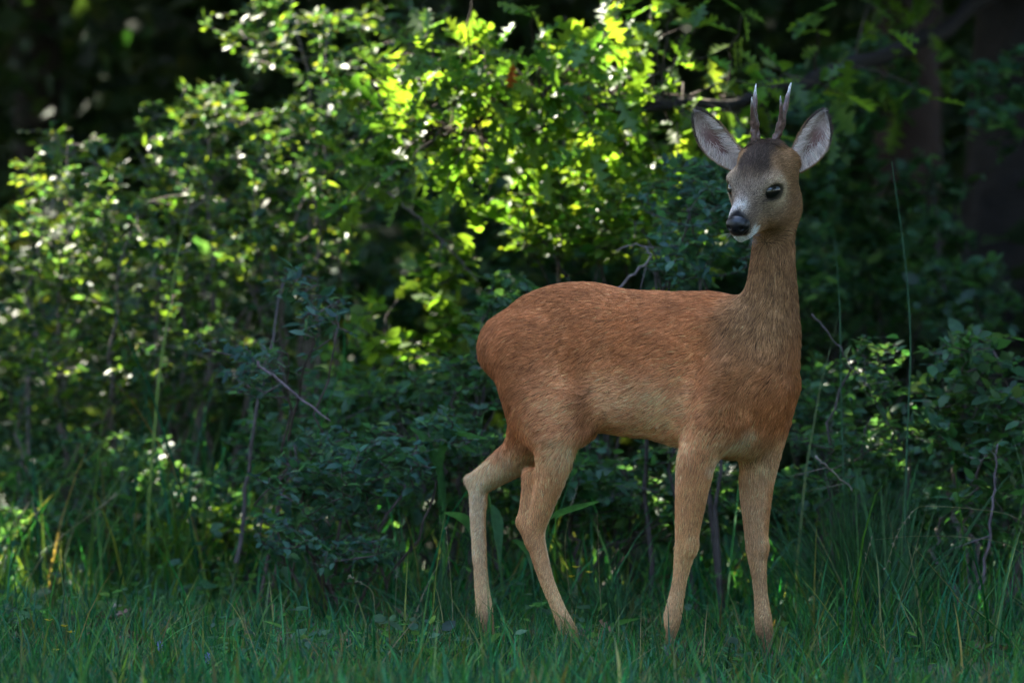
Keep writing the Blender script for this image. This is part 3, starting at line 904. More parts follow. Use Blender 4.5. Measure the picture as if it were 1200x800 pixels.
# fur: real strands that follow the lie of the coat
def build_fur():
    r = np.random.default_rng(5)
    fn = np.cross(dv[dq[:, 2]] - dv[dq[:, 0]], dv[dq[:, 3]] - dv[dq[:, 1]])
    area = np.linalg.norm(fn, axis=1) * .5
    fc = dv[dq].mean(1)
    hc = to_head(fc)
    hsoft = sstep(.125, .085, np.sqrt((hc[:, 0] * np.where(hc[:, 0] > 0, .6, 1)) ** 2 + (hc[:, 2] * .95 + .02) ** 2 + (hc[:, 1] * .6) ** 2))
    head = hsoft > .5
    dens = np.where(fc[:, 2] < .40, 1.5, 1.0) + 2.6 * hsoft
    camd = to_local(np.array([0, CAM_Y, CAM_H])) - fc
    facing = (norm(fn) * norm(camd)).sum(1)
    dens = dens * np.where(facing > -.25, 1.0, .3)
    dens = dens * np.where((fc[:, 2] < .03), 0, 1)
    w = area * dens; w = w / w.sum()
    N = 250000
    fi = r.choice(len(dq), N, p=w)
    bw = r.dirichlet(np.ones(4), N)[..., None]
    p = (dv[dq[fi]] * bw).sum(1); n = norm((dn[dq[fi]] * bw).sum(1))
    a, b, u = to_head(p).T
    ishead = head[fi]; hs = hsoft[fi]
    keep = ~(ishead & (a > .094) & (u > -.056))
    keep &= ~(ishead & (eye_r(p, .0238, .0180) < 1))
    p, n, a, b, u, ishead, hs = p[keep], n[keep], a[keep], b[keep], u[keep], ishead[keep], hs[keep]
    s, l, z = p.T
    # flow of the coat
    d = np.tile([-.90, 0, -.42], (len(p), 1))
    d = lerp(d, (-.55, 0, -.85), sstep(-.20, -.30, s))
    d = lerp(d, (-.35, 0, -.95), sstep(.56, .44, z) * np.maximum(sstep(.12, .2, s), sstep(-.12, -.2, s)))
    d = lerp(d, (-.12, 0, -1), sstep(.45, .36, z))
    d = lerp(d, (-.18, 0, -1), sstep(.58, .68, z) * sstep(.21, .26, s))
    brisket = sstep(.58, .50, z) * sstep(.24, .29, s) * sstep(.40, .46, z)
    d = lerp(d, (-.2, 0, -1), brisket)
    hd = HF * -1.0 + HU * -.10
    hdir = hd[None] + HL[None] * (b * 9)[:, None]
    d = d + (hdir - d) * hs[:, None]
    nz = np.stack([Noise(38, 14, 41)(p), Noise(38, 14, 42)(p), Noise(38, 14, 43)(p)], -1)
    nf = np.stack([Noise(150, 16, 44)(p), Noise(150, 16, 45)(p), Noise(150, 16, 46)(p)], -1)
    d = norm(d) + nz * .20 + nf * .12 * np.where(ishead, .4, 1)[:, None] + r.normal(size=d.shape) * .10
    d = norm(d - (d * n).sum(1)[:, None] * n)
    ln = np.full(len(p), .0175)
    ln = np.where(z < .47, ln + .006 * sstep(.2, .1, np.abs(s)), ln)
    ln = ln * (1 - .5 * sstep(.45, .30, z)) * (1 - .35 * sstep(.25, .10, z))
    ln = ln + .008 * sstep(-.25, -.31, s) * sstep(.5, .56, z) * sstep(.70, .62, z)
    ln = ln + (.0095 - .005 * sstep(-.04, .06, a) - ln) * hs
    ln = ln * (.7 + .6 * r.uniform(size=len(p)))
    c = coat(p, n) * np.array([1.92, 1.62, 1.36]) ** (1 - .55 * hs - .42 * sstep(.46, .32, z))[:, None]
    st = CN2(p * [.35, 1, 1])
    c = c * (1 + .10 * st)[:, None]
    dark = r.uniform(size=len(p)) < .10 + .10 * sstep(.6, .7, z) + .18 * sstep(.58, .7, z) * sstep(.21, .26, s) + .25 * (nf[:, 1] > .75)
    c = jit(c, r, .26 + .20 * hs[:, None]); c = np.where((dark & ~ishead)[:, None], c * (.5 + .3 * sstep(.42, .34, z))[:, None], c)
    pale = r.uniform(size=len(p)) < .10
    c = np.where(pale[:, None], c * [1.5, 1.6, 1.7], c)
    sets = [(p, n, d, ln, np.clip(c, .003, .80), np.where(ishead, .22, .24) + .05 * nf[:, 0])]
    # whiskers
    m = 12
    wp = np.array([H(.085 + .012 * r.uniform(), (.016 if k % 2 else -.016), -.052 - .014 * r.uniform()) for k in range(m)])
    wd = norm(np.array([HF * .4 + HL * (1 if k % 2 else -1) * .8 - HU * r.uniform(0, 1.0) for k in range(m)]))
    sets.append((wp, wd, norm(wd + r.normal(size=(m, 3)) * .3), np.full(m, .020), np.tile([.2, .18, .17], (m, 1)), .9))
    sets += EAR_HAIR
    K = 5
    P_, C_, L_ = [], [], []
    t = np.linspace(0, 1, K)[None, :, None]
    for p, n, d, ln, c, lift in sets:
        lift = np.broadcast_to(np.asarray(lift, float), (len(p),))[:, None, None]
        path = p[:, None] + ln[:, None, None] * (d[:, None] * t + n[:, None] * lift * (1.25 * t - .55 * t * t))
        P_.append(path); C_.append(c); L_.append(ln)
    P_ = np.concatenate(P_); C_ = np.concatenate(C_); L_ = np.concatenate(L_)
    cu = bpy.data.hair_curves.new('fur')
    cu.add_curves([K] * len(P_))
    cu.attributes['position'].data.foreach_set('vector', P_.astype(np.float32).ravel())
    rad = cu.attributes.get('radius') or cu.attributes.new('radius', 'FLOAT', 'POINT')
    prof = np.array([.95, 1.0, .85, .55, .12]) * .00036
    scale = np.clip(L_ / .018, .55, 1.1)
    rad.data.foreach_set('value', (scale[:, None] * prof[None]).astype(np.float32).ravel())
    ca = cu.attributes.new('col', 'FLOAT_COLOR', 'CURVE')
    c4 = np.ones((len(C_), 4), np.float32); c4[:, :3] = C_
    ca.data.foreach_set('color', c4.ravel())
    m, nt, b_, out = new_mat('fur')
    nt.links.new(attr(nt), b_.inputs['Base Color'])
    b_.inputs['Roughness'].default_value = .55
    b_.inputs['Specular IOR Level'].default_value = .10
    cu.materials.append(m)
    o = bpy.data.objects.new('fur', cu)
    link(o, deer)
build_fur()

# ================================================================== bushes
LEAF_SMALL = leaf_proto(.24, .07, .10)
LEAF_LONG = leaf_proto(.17, .06, .14)
LEAF_OVAL = leaf_proto(.29, .05, .06)
OAKS = [oak_proto(k) for k in range(4)]

def blob_points(blobs, n):
    w = np.array([b[3] * b[4] * (b[6] if len(b) > 6 else 1.0) for b in blobs], float); w /= w.sum()
    idx = rng.choice(len(blobs), n, p=w)
    out = np.empty((n, 3))
    for k, i in enumerate(idx):
        px, py, Y, rx, ry, ry_depth = blobs[i][:6]
        d = rng.normal(size=3); d = d / np.linalg.norm(d) * rng.uniform() ** (1 / 2.4)
        out[k] = P(px + rx * d[0], py + ry * d[2], Y + ry_depth * d[1])
    return out

def bush(name, label, base, blobs, stems=6, twigs=150, leaves=14, size=.021, proto=LEAF_SMALL, greens=None, bark=(.05, .038, .032),
         stem_r=.007, cat='bush', group=None, singles=150, mat=None, twig_len=.22, upbias=.25, hang=0.0, spread=.06, mats=None):
    mat = mat or M_LEAF
    bp = P(base[0], 700, base[1]); bz = float(ground_z(bp[0], bp[1])) - .01
    org = np.array([bp[0], bp[1], bz])
    root = tag(empty(name, org), label, cat, group)
    nodes, dirs = [], []
    tgt = blob_points(blobs, stems)
    for k in range(stems):
        b0 = org + np.array([rng.normal(0, spread), rng.normal(0, spread), 0])
        L = np.linalg.norm(tgt[k] - b0)
        pts = curve_pts(b0, tgt[k], 14, (rng.normal(0, .05), rng.normal(0, .05), L * .10), .010)
        g = Geo(); g.tube(pts, np.linspace(stem_r * rng.uniform(.7, 1.25), .0016, 14), 6, bark)
        mesh_obj('stem', g.mesh('stem', M_BARK, origin=org), root)
        nodes.append(pts[3:])
    nodes = np.concatenate(nodes)
    g = Geo()
    LP, LD, LN = [], [], []
    ends = blob_points(blobs, twigs)
    order = np.argsort(np.linalg.norm(ends - org, axis=1))
    for e in ends[order]:
        dv_ = nodes - e; dist = np.linalg.norm(dv_, axis=1) + .8 * np.maximum(nodes[:, 2] - e[2], 0)
        st = nodes[np.argmin(dist)]
        L = np.linalg.norm(e - st)
        if L < .03: continue
        m = max(5, int(L / .035))
        pts = curve_pts(st, e, m, (rng.normal(0, .03), rng.normal(0, .03), L * upbias * .5), .006)
        g.tube(pts, np.linspace(min(.0042, .0016 + .006 * L), .0007, m), 4, bark)
        nodes = np.concatenate([nodes, pts[1::2]])
        use = min(L, twig_len) / L
        t = np.linspace(1 - use, 1, leaves) + rng.normal(0, .01, leaves)
        t = np.clip(t, 0, 1) * (m - 1); i = np.minimum(t.astype(int), m - 2); fr = (t - i)[:, None]
        pos = pts[i] * (1 - fr) + pts[i + 1] * fr
        tan = norm(pts[i + 1] - pts[i])
        sidev = norm(np.cross(tan, np.array([0, 0, 1.0]) + rng.normal(0, .25, 3)))
        alt = np.where(np.arange(leaves) % 2, 1, -1)[:, None]
        d = norm(tan * .65 + sidev * alt * .9 + rng.normal(size=(leaves, 3)) * .38 + [0, 0, -hang])
        d[-1] = tan[-1]
        LP.append(pos); LD.append(d); LN.append(norm(np.array([[0, 0, 1.0]]) + rng.normal(size=(leaves, 3)) * .55))
    tw = mesh_obj('twigs', g.mesh('twigs', M_BARK, origin=org), root); tw['kind'] = 'stuff'
    LP, LD, LN = np.concatenate(LP), np.concatenate(LD), np.concatenate(LN)
    n = len(LP)
    sz = np.minimum(size * np.clip(np.exp(rng.normal(0, .36, n)), .4, 2.1), max(.052, size))
    rot = frames(LD, LN)
    greens = np.asarray(greens if greens is not None else [[.045, .095, .02], [.06, .11, .025], [.035, .08, .025]], float)
    colr = jitter_col(greens, n, .22, .18)
    # leaves nearest to the viewer and largest are single pieces
    score = LP[:, 1] - 14 * sz + rng.normal(0, .12, n)
    o = np.argsort(score); single, rest = o[:singles], o[singles:]
    protos = proto if isinstance(proto, list) else [proto]
    for k, pr in enumerate(protos):
        sel = rest[k::len(protos)]
        if len(sel):
            me = scatter_mesh('foliage', pr, LP[sel], rot[sel], sz[sel], colr[sel], mat, org)
            fo = mesh_obj('foliage', me, root); fo['kind'] = 'stuff'
    variants = []
    for k in range(6):
        pr = protos[k % len(protos)]
        fs = ([pr[2]] if len(pr[2]) else []) + ([pr[1]] if len(pr[1]) else [])
        variants.append(mesh_np('leaf', pr[0], fs, mat, np.tile(jitter_col(greens, 1, .22, .18), (len(pr[0]), 1))))
    for i in single:
        lf = bpy.data.objects.new('leaf', variants[rng.integers(0, 6)])
        lf.matrix_local = Matrix.Translation(Vector(LP[i] - org)) @ Matrix([list(map(float, r_)) for r_ in rot[i]]).to_4x4() @ Matrix.Scale(float(sz[i]), 4)
        col.objects.link(lf); lf.parent = root
    return root

GREEN_SUN = [[.055, .105, .020], [.034, .082, .034], [.070, .110, .022], [.028, .070, .036]]  # blue-green entries imitate cooler shaded leaves among the lit ones
GREEN_SHADE = [[.030, .078, .036], [.038, .090, .040], [.026, .065, .036]]  # darker, cooler palette with the shade put into the leaf colour
GREEN_BLUE = [[.032, .080, .056], [.040, .094, .066], [.027, .070, .058]]  # bluish sky reflection put into the leaf colour
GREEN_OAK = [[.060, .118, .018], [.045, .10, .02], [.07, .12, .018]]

# large sunlit bush on the left, in overlapping plants
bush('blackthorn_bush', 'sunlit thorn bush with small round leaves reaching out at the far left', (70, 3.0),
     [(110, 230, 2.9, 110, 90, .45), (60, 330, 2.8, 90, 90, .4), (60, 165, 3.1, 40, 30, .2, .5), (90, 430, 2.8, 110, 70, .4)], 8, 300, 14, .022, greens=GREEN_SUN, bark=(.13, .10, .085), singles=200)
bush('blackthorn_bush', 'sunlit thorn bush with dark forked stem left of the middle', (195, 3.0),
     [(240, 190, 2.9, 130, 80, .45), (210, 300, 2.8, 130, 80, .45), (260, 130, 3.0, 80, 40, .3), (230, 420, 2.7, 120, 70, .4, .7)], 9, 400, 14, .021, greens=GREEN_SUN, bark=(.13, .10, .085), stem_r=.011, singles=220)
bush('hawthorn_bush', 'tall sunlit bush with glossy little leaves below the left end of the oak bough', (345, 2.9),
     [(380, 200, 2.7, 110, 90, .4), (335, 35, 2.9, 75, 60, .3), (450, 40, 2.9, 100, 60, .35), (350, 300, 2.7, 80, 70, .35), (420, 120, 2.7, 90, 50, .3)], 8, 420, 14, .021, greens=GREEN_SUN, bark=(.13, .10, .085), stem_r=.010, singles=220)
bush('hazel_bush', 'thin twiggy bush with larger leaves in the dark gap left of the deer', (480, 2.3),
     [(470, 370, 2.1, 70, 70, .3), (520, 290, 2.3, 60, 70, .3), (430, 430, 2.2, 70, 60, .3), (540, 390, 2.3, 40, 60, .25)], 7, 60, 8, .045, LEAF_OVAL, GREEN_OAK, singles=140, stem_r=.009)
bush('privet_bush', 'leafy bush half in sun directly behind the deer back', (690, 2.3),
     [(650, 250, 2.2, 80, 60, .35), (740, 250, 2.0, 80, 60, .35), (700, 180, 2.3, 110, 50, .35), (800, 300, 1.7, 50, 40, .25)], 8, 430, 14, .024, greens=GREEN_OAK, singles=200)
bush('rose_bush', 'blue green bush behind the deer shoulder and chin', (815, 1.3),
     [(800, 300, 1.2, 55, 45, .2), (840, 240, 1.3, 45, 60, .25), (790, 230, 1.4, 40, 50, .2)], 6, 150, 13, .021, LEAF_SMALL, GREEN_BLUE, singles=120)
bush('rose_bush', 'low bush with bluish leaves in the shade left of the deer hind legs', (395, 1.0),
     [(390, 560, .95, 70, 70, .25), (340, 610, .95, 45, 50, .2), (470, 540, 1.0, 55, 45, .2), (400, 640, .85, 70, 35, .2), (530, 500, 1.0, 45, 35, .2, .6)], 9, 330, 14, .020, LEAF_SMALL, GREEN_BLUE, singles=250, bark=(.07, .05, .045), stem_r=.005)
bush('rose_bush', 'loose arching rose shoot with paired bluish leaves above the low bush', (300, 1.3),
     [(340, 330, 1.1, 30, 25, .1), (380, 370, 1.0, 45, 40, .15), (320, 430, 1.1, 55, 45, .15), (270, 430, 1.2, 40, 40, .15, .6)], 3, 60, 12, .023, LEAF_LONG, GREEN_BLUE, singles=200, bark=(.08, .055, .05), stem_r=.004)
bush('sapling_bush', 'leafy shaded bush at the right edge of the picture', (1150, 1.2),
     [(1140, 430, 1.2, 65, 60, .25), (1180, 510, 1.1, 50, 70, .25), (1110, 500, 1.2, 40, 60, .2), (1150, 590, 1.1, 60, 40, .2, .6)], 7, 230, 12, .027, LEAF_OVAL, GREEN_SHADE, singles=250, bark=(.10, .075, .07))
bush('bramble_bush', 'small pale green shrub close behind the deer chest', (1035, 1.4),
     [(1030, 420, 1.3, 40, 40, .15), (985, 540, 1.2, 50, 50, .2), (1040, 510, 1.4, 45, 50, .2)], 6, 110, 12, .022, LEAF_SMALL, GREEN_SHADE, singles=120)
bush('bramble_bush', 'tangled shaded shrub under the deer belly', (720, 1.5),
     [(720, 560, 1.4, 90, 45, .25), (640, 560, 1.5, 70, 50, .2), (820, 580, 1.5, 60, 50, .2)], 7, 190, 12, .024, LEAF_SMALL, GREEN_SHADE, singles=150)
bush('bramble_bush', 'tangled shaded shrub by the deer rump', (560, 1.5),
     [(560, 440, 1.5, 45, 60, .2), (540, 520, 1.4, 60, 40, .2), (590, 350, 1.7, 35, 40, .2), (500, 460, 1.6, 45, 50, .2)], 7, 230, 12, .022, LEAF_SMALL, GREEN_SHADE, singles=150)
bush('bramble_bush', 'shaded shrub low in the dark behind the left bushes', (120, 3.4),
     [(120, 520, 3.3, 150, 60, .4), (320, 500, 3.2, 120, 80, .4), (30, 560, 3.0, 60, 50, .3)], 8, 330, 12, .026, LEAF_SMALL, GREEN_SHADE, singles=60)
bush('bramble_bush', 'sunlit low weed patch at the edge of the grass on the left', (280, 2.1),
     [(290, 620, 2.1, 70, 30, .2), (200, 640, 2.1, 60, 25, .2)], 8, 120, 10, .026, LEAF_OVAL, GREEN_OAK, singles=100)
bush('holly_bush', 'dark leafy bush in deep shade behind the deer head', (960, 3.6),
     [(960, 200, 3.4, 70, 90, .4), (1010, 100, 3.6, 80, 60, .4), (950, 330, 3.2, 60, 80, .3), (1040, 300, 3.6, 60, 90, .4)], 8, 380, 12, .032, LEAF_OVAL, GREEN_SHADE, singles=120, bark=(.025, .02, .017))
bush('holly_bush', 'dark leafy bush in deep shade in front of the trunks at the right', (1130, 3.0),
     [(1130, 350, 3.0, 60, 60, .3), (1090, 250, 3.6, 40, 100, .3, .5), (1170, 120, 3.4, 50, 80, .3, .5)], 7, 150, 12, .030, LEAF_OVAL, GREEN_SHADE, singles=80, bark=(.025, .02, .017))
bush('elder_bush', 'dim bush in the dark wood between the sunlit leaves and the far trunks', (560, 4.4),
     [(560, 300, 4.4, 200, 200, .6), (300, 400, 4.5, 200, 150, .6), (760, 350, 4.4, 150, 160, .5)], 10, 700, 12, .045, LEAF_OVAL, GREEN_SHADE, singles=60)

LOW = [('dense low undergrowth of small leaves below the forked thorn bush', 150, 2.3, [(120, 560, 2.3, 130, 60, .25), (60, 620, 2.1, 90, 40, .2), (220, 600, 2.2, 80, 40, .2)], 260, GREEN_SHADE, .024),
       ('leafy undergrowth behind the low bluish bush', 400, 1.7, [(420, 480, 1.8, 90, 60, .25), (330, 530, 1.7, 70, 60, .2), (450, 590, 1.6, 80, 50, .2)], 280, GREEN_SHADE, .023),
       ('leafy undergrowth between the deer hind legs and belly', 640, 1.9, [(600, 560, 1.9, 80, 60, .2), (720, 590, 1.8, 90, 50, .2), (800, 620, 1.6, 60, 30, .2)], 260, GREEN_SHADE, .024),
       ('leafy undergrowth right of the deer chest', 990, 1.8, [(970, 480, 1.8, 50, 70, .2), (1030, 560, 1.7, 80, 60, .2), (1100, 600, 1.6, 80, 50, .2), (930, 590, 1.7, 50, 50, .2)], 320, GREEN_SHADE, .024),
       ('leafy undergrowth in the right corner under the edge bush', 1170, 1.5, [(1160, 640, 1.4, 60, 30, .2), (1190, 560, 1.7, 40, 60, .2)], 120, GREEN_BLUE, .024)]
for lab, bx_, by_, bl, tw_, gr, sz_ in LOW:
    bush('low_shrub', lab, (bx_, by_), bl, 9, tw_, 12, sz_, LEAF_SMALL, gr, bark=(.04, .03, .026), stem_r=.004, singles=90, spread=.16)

# ------------------------------------------------------------------ the oak bough
def oak_bough():
    org = oak_org
    keys = [P(1190, -30, 4.5), P(1120, 25, 4.0), P(1050, 62, 3.4), P(960, 88, 2.7), P(880, 112, 2.3), P(800, 122, 2.1), P(720, 122, 2.0), P(660, 113, 1.95), P(600, 104, 1.95), P(540, 98, 2.0), P(480, 98, 2.1)]
    pts = smooth_path(keys, 60)
    pts = pts + np.stack([0 * pts[:, 0], Noise(9, 8, 51)(pts) * .02, Noise(14, 8, 52)(pts) * .012], -1)
    g = Geo(); g.tube(pts, (1 + .12 * Noise(40, 8, 53)(pts)) * np.interp(np.linspace(0, 1, 60), [0, .3, .6, .85, 1], [.026, .017, .0105, .007, .003]), 9, (.016, .012, .010))
    mesh_obj('bough', g.mesh('bough', M_BARK, origin=org), oak)
    keys2 = [P(800, 124, 2.1), P(730, 118, 2.0), P(690, 130, 1.95), P(610, 160, 1.95), P(560, 185, 2.0)]
    keys3 = [P(660, 113, 1.95), P(600, 130, 1.9), P(540, 150, 1.95), P(480, 180, 2.0)]
    LP, LD, LN = [], [], []
    g = Geo()
    for kk, r0 in ((keys2, .007), (keys3, .006)):
        p2 = smooth_path(kk, 24); g.tube(p2, np.linspace(r0, .002, 24), 6, (.022, .016, .013))
        pts = np.concatenate([pts, p2])
    pts = pts[6:]
    for k in range(170):
        i = rng.integers(0, len(pts)); st = pts[i]
        L = rng.uniform(.10, .30)
        dd = norm(np.array([rng.normal(-.3, .6), rng.normal(-.15, .6), rng.normal(.15, .55)]))
        tp = curve_pts(st, st + dd * L, 7, (0, 0, .03), .006)
        g.tube(tp, np.linspace(.003, .001, 7), 4, (.05, .035, .025))
        m = rng.integers(4, 8)
        t = np.concatenate([rng.uniform(.35, 1, m - 3), [1, 1, 1]])
        for q in t:
            pos = tp[int(q * 6)]
            LP.append(pos); d = norm(dd * .6 + rng.normal(size=3) * .75 + [0, 0, -.15]); LD.append(d)
            LN.append(norm(np.array([0, 0, 1.0]) + rng.normal(size=3) * .5))
    mesh_obj('twigs', g.mesh('twigs', M_BARK, origin=org), oak)['kind'] = 'stuff'
    LP, LD, LN = map(np.array, (LP, LD, LN))
    qx = 600 + FPX * LP[:, 0] / (LP[:, 1] - CAM_Y); qy = HORIZON + FPX * (CAM_H - LP[:, 2]) / (LP[:, 1] - CAM_Y)
    ok = ~((abs(qx - 662) < 36) & (qy < 48))
    LP, LD, LN = LP[ok], LD[ok], LN[ok]
    n = len(LP); rot = frames(LD, LN); sz = .070 * np.exp(rng.normal(0, .22, n))
    variants = []
    for k in range(8):
        pr = OAKS[k % 4]
        variants.append(mesh_np('leaf', pr[0], [pr[2]], M_OAK, np.tile(jitter_col(GREEN_OAK, 1, .15, .12), (len(pr[0]), 1))))
    pr = OAKS[0]
    orange = mesh_np('leaf', pr[0], [pr[2]], M_OAK, np.tile([[.22, .045, .008]], (len(pr[0]), 1)))
    o = np.argsort(LP[:, 1]); sel = o[:299]
    for i in sel:
        lf = bpy.data.objects.new('leaf', variants[rng.integers(0, 8)])
        lf.matrix_local = Matrix.Translation(Vector(LP[i] - org)) @ Matrix([list(map(float, r_)) for r_ in rot[i]]).to_4x4() @ Matrix.Scale(float(sz[i]), 4)
        col.objects.link(lf); lf.parent = oak
    lf = bpy.data.objects.new('leaf', orange)
    q = P(601, 74, 1.72); rt = frames(np.array([[-.1, 0, -1.0]]), np.array([[.3, -.9, .3]]))[0]
    lf.matrix_local = Matrix.Translation(Vector(q - org)) @ Matrix([list(map(float, r_)) for r_ in rt]).to_4x4() @ Matrix.Scale(.055, 4)
    lf['label'] = 'withered orange leaf'
    col.objects.link(lf); lf.parent = oak
    rest = o[299:]
    if len(rest):
        fo = mesh_obj('foliage', scatter_mesh('foliage', OAKS[1], LP[rest], rot[rest], sz[rest], jitter_col(GREEN_OAK, len(rest), .15, .12), M_OAK, org), oak)
        fo['kind'] = 'stuff'
oak_bough()

# ================================================================== grass
def blades(n, sampler, h, w, lean=.35, curve=.5, greens=None, seg=4, zoff=-.01, hvar=.35, fixed_dir=None):
    xy = sampler(n); z = ground_z(xy[:, 0], xy[:, 1]) + zoff
    hh = h * np.exp(rng.normal(0, hvar, n)) if np.isscalar(h) else h * np.exp(rng.normal(0, hvar, n))
    az = rng.uniform(0, 2 * np.pi, n)
    ld = np.stack([np.cos(az), np.sin(az), 0 * az], -1)
    if fixed_dir is not None: ld = norm(ld + fixed_dir)
    a0 = np.abs(rng.normal(0, lean, n)); a1 = a0 + np.abs(rng.normal(0, curve, n)) + .1
    wdir = np.stack([-ld[:, 1], ld[:, 0], 0 * az], -1)
    tw = rng.normal(0, .6, n)
    wdir = wdir * np.cos(tw)[:, None] + ld * np.sin(tw)[:, None]
    p = np.concatenate([xy, z[:, None]], 1)
    V = []
    for k in range(seg + 1):
        t = k / seg
        wd = w * np.exp(0 * t) * (1 - t ** 1.6) * (.75 + .5 * t * (1 - t) * 2)
        ww = (wd * np.clip(hh / np.mean(hh), .6, 1.6))[:, None]
        if k < seg: V += [p - wdir * ww, p + wdir * ww]
        else: V += [p]
        a = a0 + (a1 - a0) * t
        p = p + (ld * np.sin(a)[:, None] + np.array([0, 0, 1.0]) * np.cos(a)[:, None]) * (hh / seg)[:, None]
    K = 2 * seg + 1
    V = np.stack(V, 1)
    off = (np.arange(n) * K)[:, None]
    f4 = np.concatenate([np.array([[2 * k, 2 * k + 1, 2 * k + 3, 2 * k + 2]]) + off for k in range(seg - 1)])
    f3 = np.array([[2 * seg - 2, 2 * seg - 1, 2 * seg]]) + off
    c = np.repeat(jitter_col(greens, n, .38, .25), K, 0)
    return V.reshape(-1, 3), f4, f3, c

GREEN_LAWN = np.array([[.016, .088, .030], [.024, .108, .034], [.012, .062, .028], [.045, .115, .024], [.014, .074, .040], [.080, .095, .035]])
def rect(x0, x1, y0, y1): return lambda n: rng.uniform((x0, y0), (x1, y1), (n, 2))
_ln = Noise(5.0, 10, 61)
def patchy(x0, x1, y0, y1, thr=-.55):
    def f(n):
        xy = rng.uniform((x0, y0), (x1, y1), (n * 3, 2))
        v = _ln(np.concatenate([xy, np.zeros((len(xy), 1))], 1)) + rng.normal(0, .25, len(xy))
        return xy[np.argsort(-v)[:n]] if thr is None else np.concatenate([xy[v > thr], xy])[:n]
    return f
def grass(name, label, parts):
    g = Geo()
    for kw in parts:
        v, f4, f3, c = blades(**kw)
        g.add(v, f4, f3, c)
    o = mesh_obj(name, g.mesh(name, M_GRASS))
    tag(o, label, 'grass', kind='stuff')
grass('lawn_grass', 'short dense green grass around the deer feet', [
    dict(n=40000, sampler=patchy(-1.3, 1.35, -1.6, 1.3), h=.058, w=.0021, greens=GREEN_LAWN, curve=.9, lean=.55),
    dict(n=7000, sampler=patchy(-1.3, 1.35, -1.6, 1.3), h=.10, w=.0017, greens=GREEN_LAWN, curve=.9, lean=.5),
    dict(n=16000, sampler=patchy(-1.5, 1.5, 1.3, 3.2), h=.08, w=.0022, greens=GREEN_LAWN, curve=.8, lean=.5, seg=3),
    dict(n=26000, sampler=rect(-4, 4, -5, -1.6), h=.08, w=.004, greens=GREEN_LAWN, seg=3),
    dict(n=12000, sampler=rect(-4, -1.3, -1.6, 4), h=.10, w=.004, greens=GREEN_LAWN, seg=3),
    dict(n=12000, sampler=rect(1.35, 4, -1.6, 4), h=.10, w=.004, greens=GREEN_LAWN, seg=3)])
grass('dead_grass', 'dry straw coloured blades lying in the green grass', [
    dict(n=1300, sampler=patchy(-1.3, 1.35, -.9, 1.6), h=.10, w=.0012, greens=np.array([[.13, .11, .06], [.10, .085, .045]]), lean=.9, curve=.8)])
grass('tall_grass', 'tall loose grass at the foot of the bushes on the left', [
    dict(n=1500, sampler=patchy(-1.45, -.35, 1.7, 3.0), h=.26, w=.0026, greens=GREEN_LAWN, lean=.35, curve=.8, hvar=.5),
    dict(n=500, sampler=patchy(-1.4, -.6, 1.6, 2.6), h=.20, w=.003, greens=GREEN_OAK, lean=.3, curve=.7, hvar=.5)])
grass('tall_grass', 'loose grass in the shade behind and right of the deer', [
    dict(n=3400, sampler=patchy(-.5, 1.4, .9, 2.2), h=.17, w=.0022, greens=GREEN_LAWN, lean=.5, curve=.9, hvar=.5),
    dict(n=900, sampler=rect(.6, 1.4, .1, 1.0), h=.20, w=.0020, greens=GREEN_LAWN, lean=.4, curve=.8)])

# fallen brown leaves between the blades
def litter():
    n = 1500
    xy = rng.uniform((-1.3, .1), (1.4, 2.6), (n, 2))
    p = np.concatenate([xy, (ground_z(xy[:, 0], xy[:, 1]) + rng.uniform(.004, .03, n))[:, None]], 1)
    c = jitter_col([[.16, .09, .06], [.12, .07, .05], [.20, .13, .10]], n, .25, .1)
    d = rng.normal(size=(n, 3)); d[:, 2] *= .25
    up = rng.normal(size=(n, 3)) * .4 + [0, 0, 1]
    o = mesh_obj('leaf_litter', scatter_mesh('leaf_litter', OAKS[2], p, frames(d, up), .05 * np.exp(rng.normal(0, .25, n)), c, M_DRY))
    tag(o, 'fallen brown leaves lying between the grass', 'leaf litter', kind='stuff')
litter()

# low weeds with broad leaves among the grass
def weeds():
    LPs, LDs, LNs = [], [], []
    for k in range(900):
        x = rng.uniform(-1.3, 1.35); y = rng.uniform(-.5, 2.8)
        if _ln(np.array([x * 1.3 + 5, y, 0.0])) < -.1: continue
        z = float(ground_z(x, y)); m = rng.integers(4, 9); h = rng.uniform(.02, .11) + .22 * max(0, min(1, (y - 1.0) / .8)) * rng.uniform()
        for q in range(m):
            a = rng.uniform(0, 6.28); t = rng.uniform(.2, 1)
            LPs.append((x + .015 * math.cos(a), y + .015 * math.sin(a), z + h * t)); LDs.append((math.cos(a), math.sin(a), rng.normal(.15, .35)))
            LNs.append(rng.normal(size=3) * .3 + [0, 0, 1])
    n = len(LPs)
    me = scatter_mesh('weeds', LEAF_OVAL, np.array(LPs), frames(np.array(LDs), np.array(LNs)), .028 * np.exp(rng.normal(0, .3, n)), jitter_col(GREEN_SHADE, n, .3, .2), M_LEAF)
    tag(mesh_obj('ground_weeds', me), 'low broad leaved weeds mixed into the grass', 'weeds', kind='stuff')
weeds()

# single plants that stand out
def ribbon(g, pts, w, c, up=(0, 0, 1.0), fold=0.0):
    pts = np.asarray(pts, float); m = len(pts)
    tan = norm(np.gradient(pts, axis=0)); sd = norm(np.cross(tan, np.asarray(up, float)))
    w = np.broadcast_to(np.asarray(w, float), (m,))[:, None]
    nrm = np.cross(sd, tan)
    v = np.stack([pts - sd * w + nrm * w * fold, pts, pts + sd * w + nrm * w * fold], 1).reshape(-1, 3)
    i = np.arange(m - 1)[:, None] * 3
    f = np.concatenate([i + [0, 1, 4, 3], i + [1, 2, 5, 4]])
    g.add(v, f, None, c)

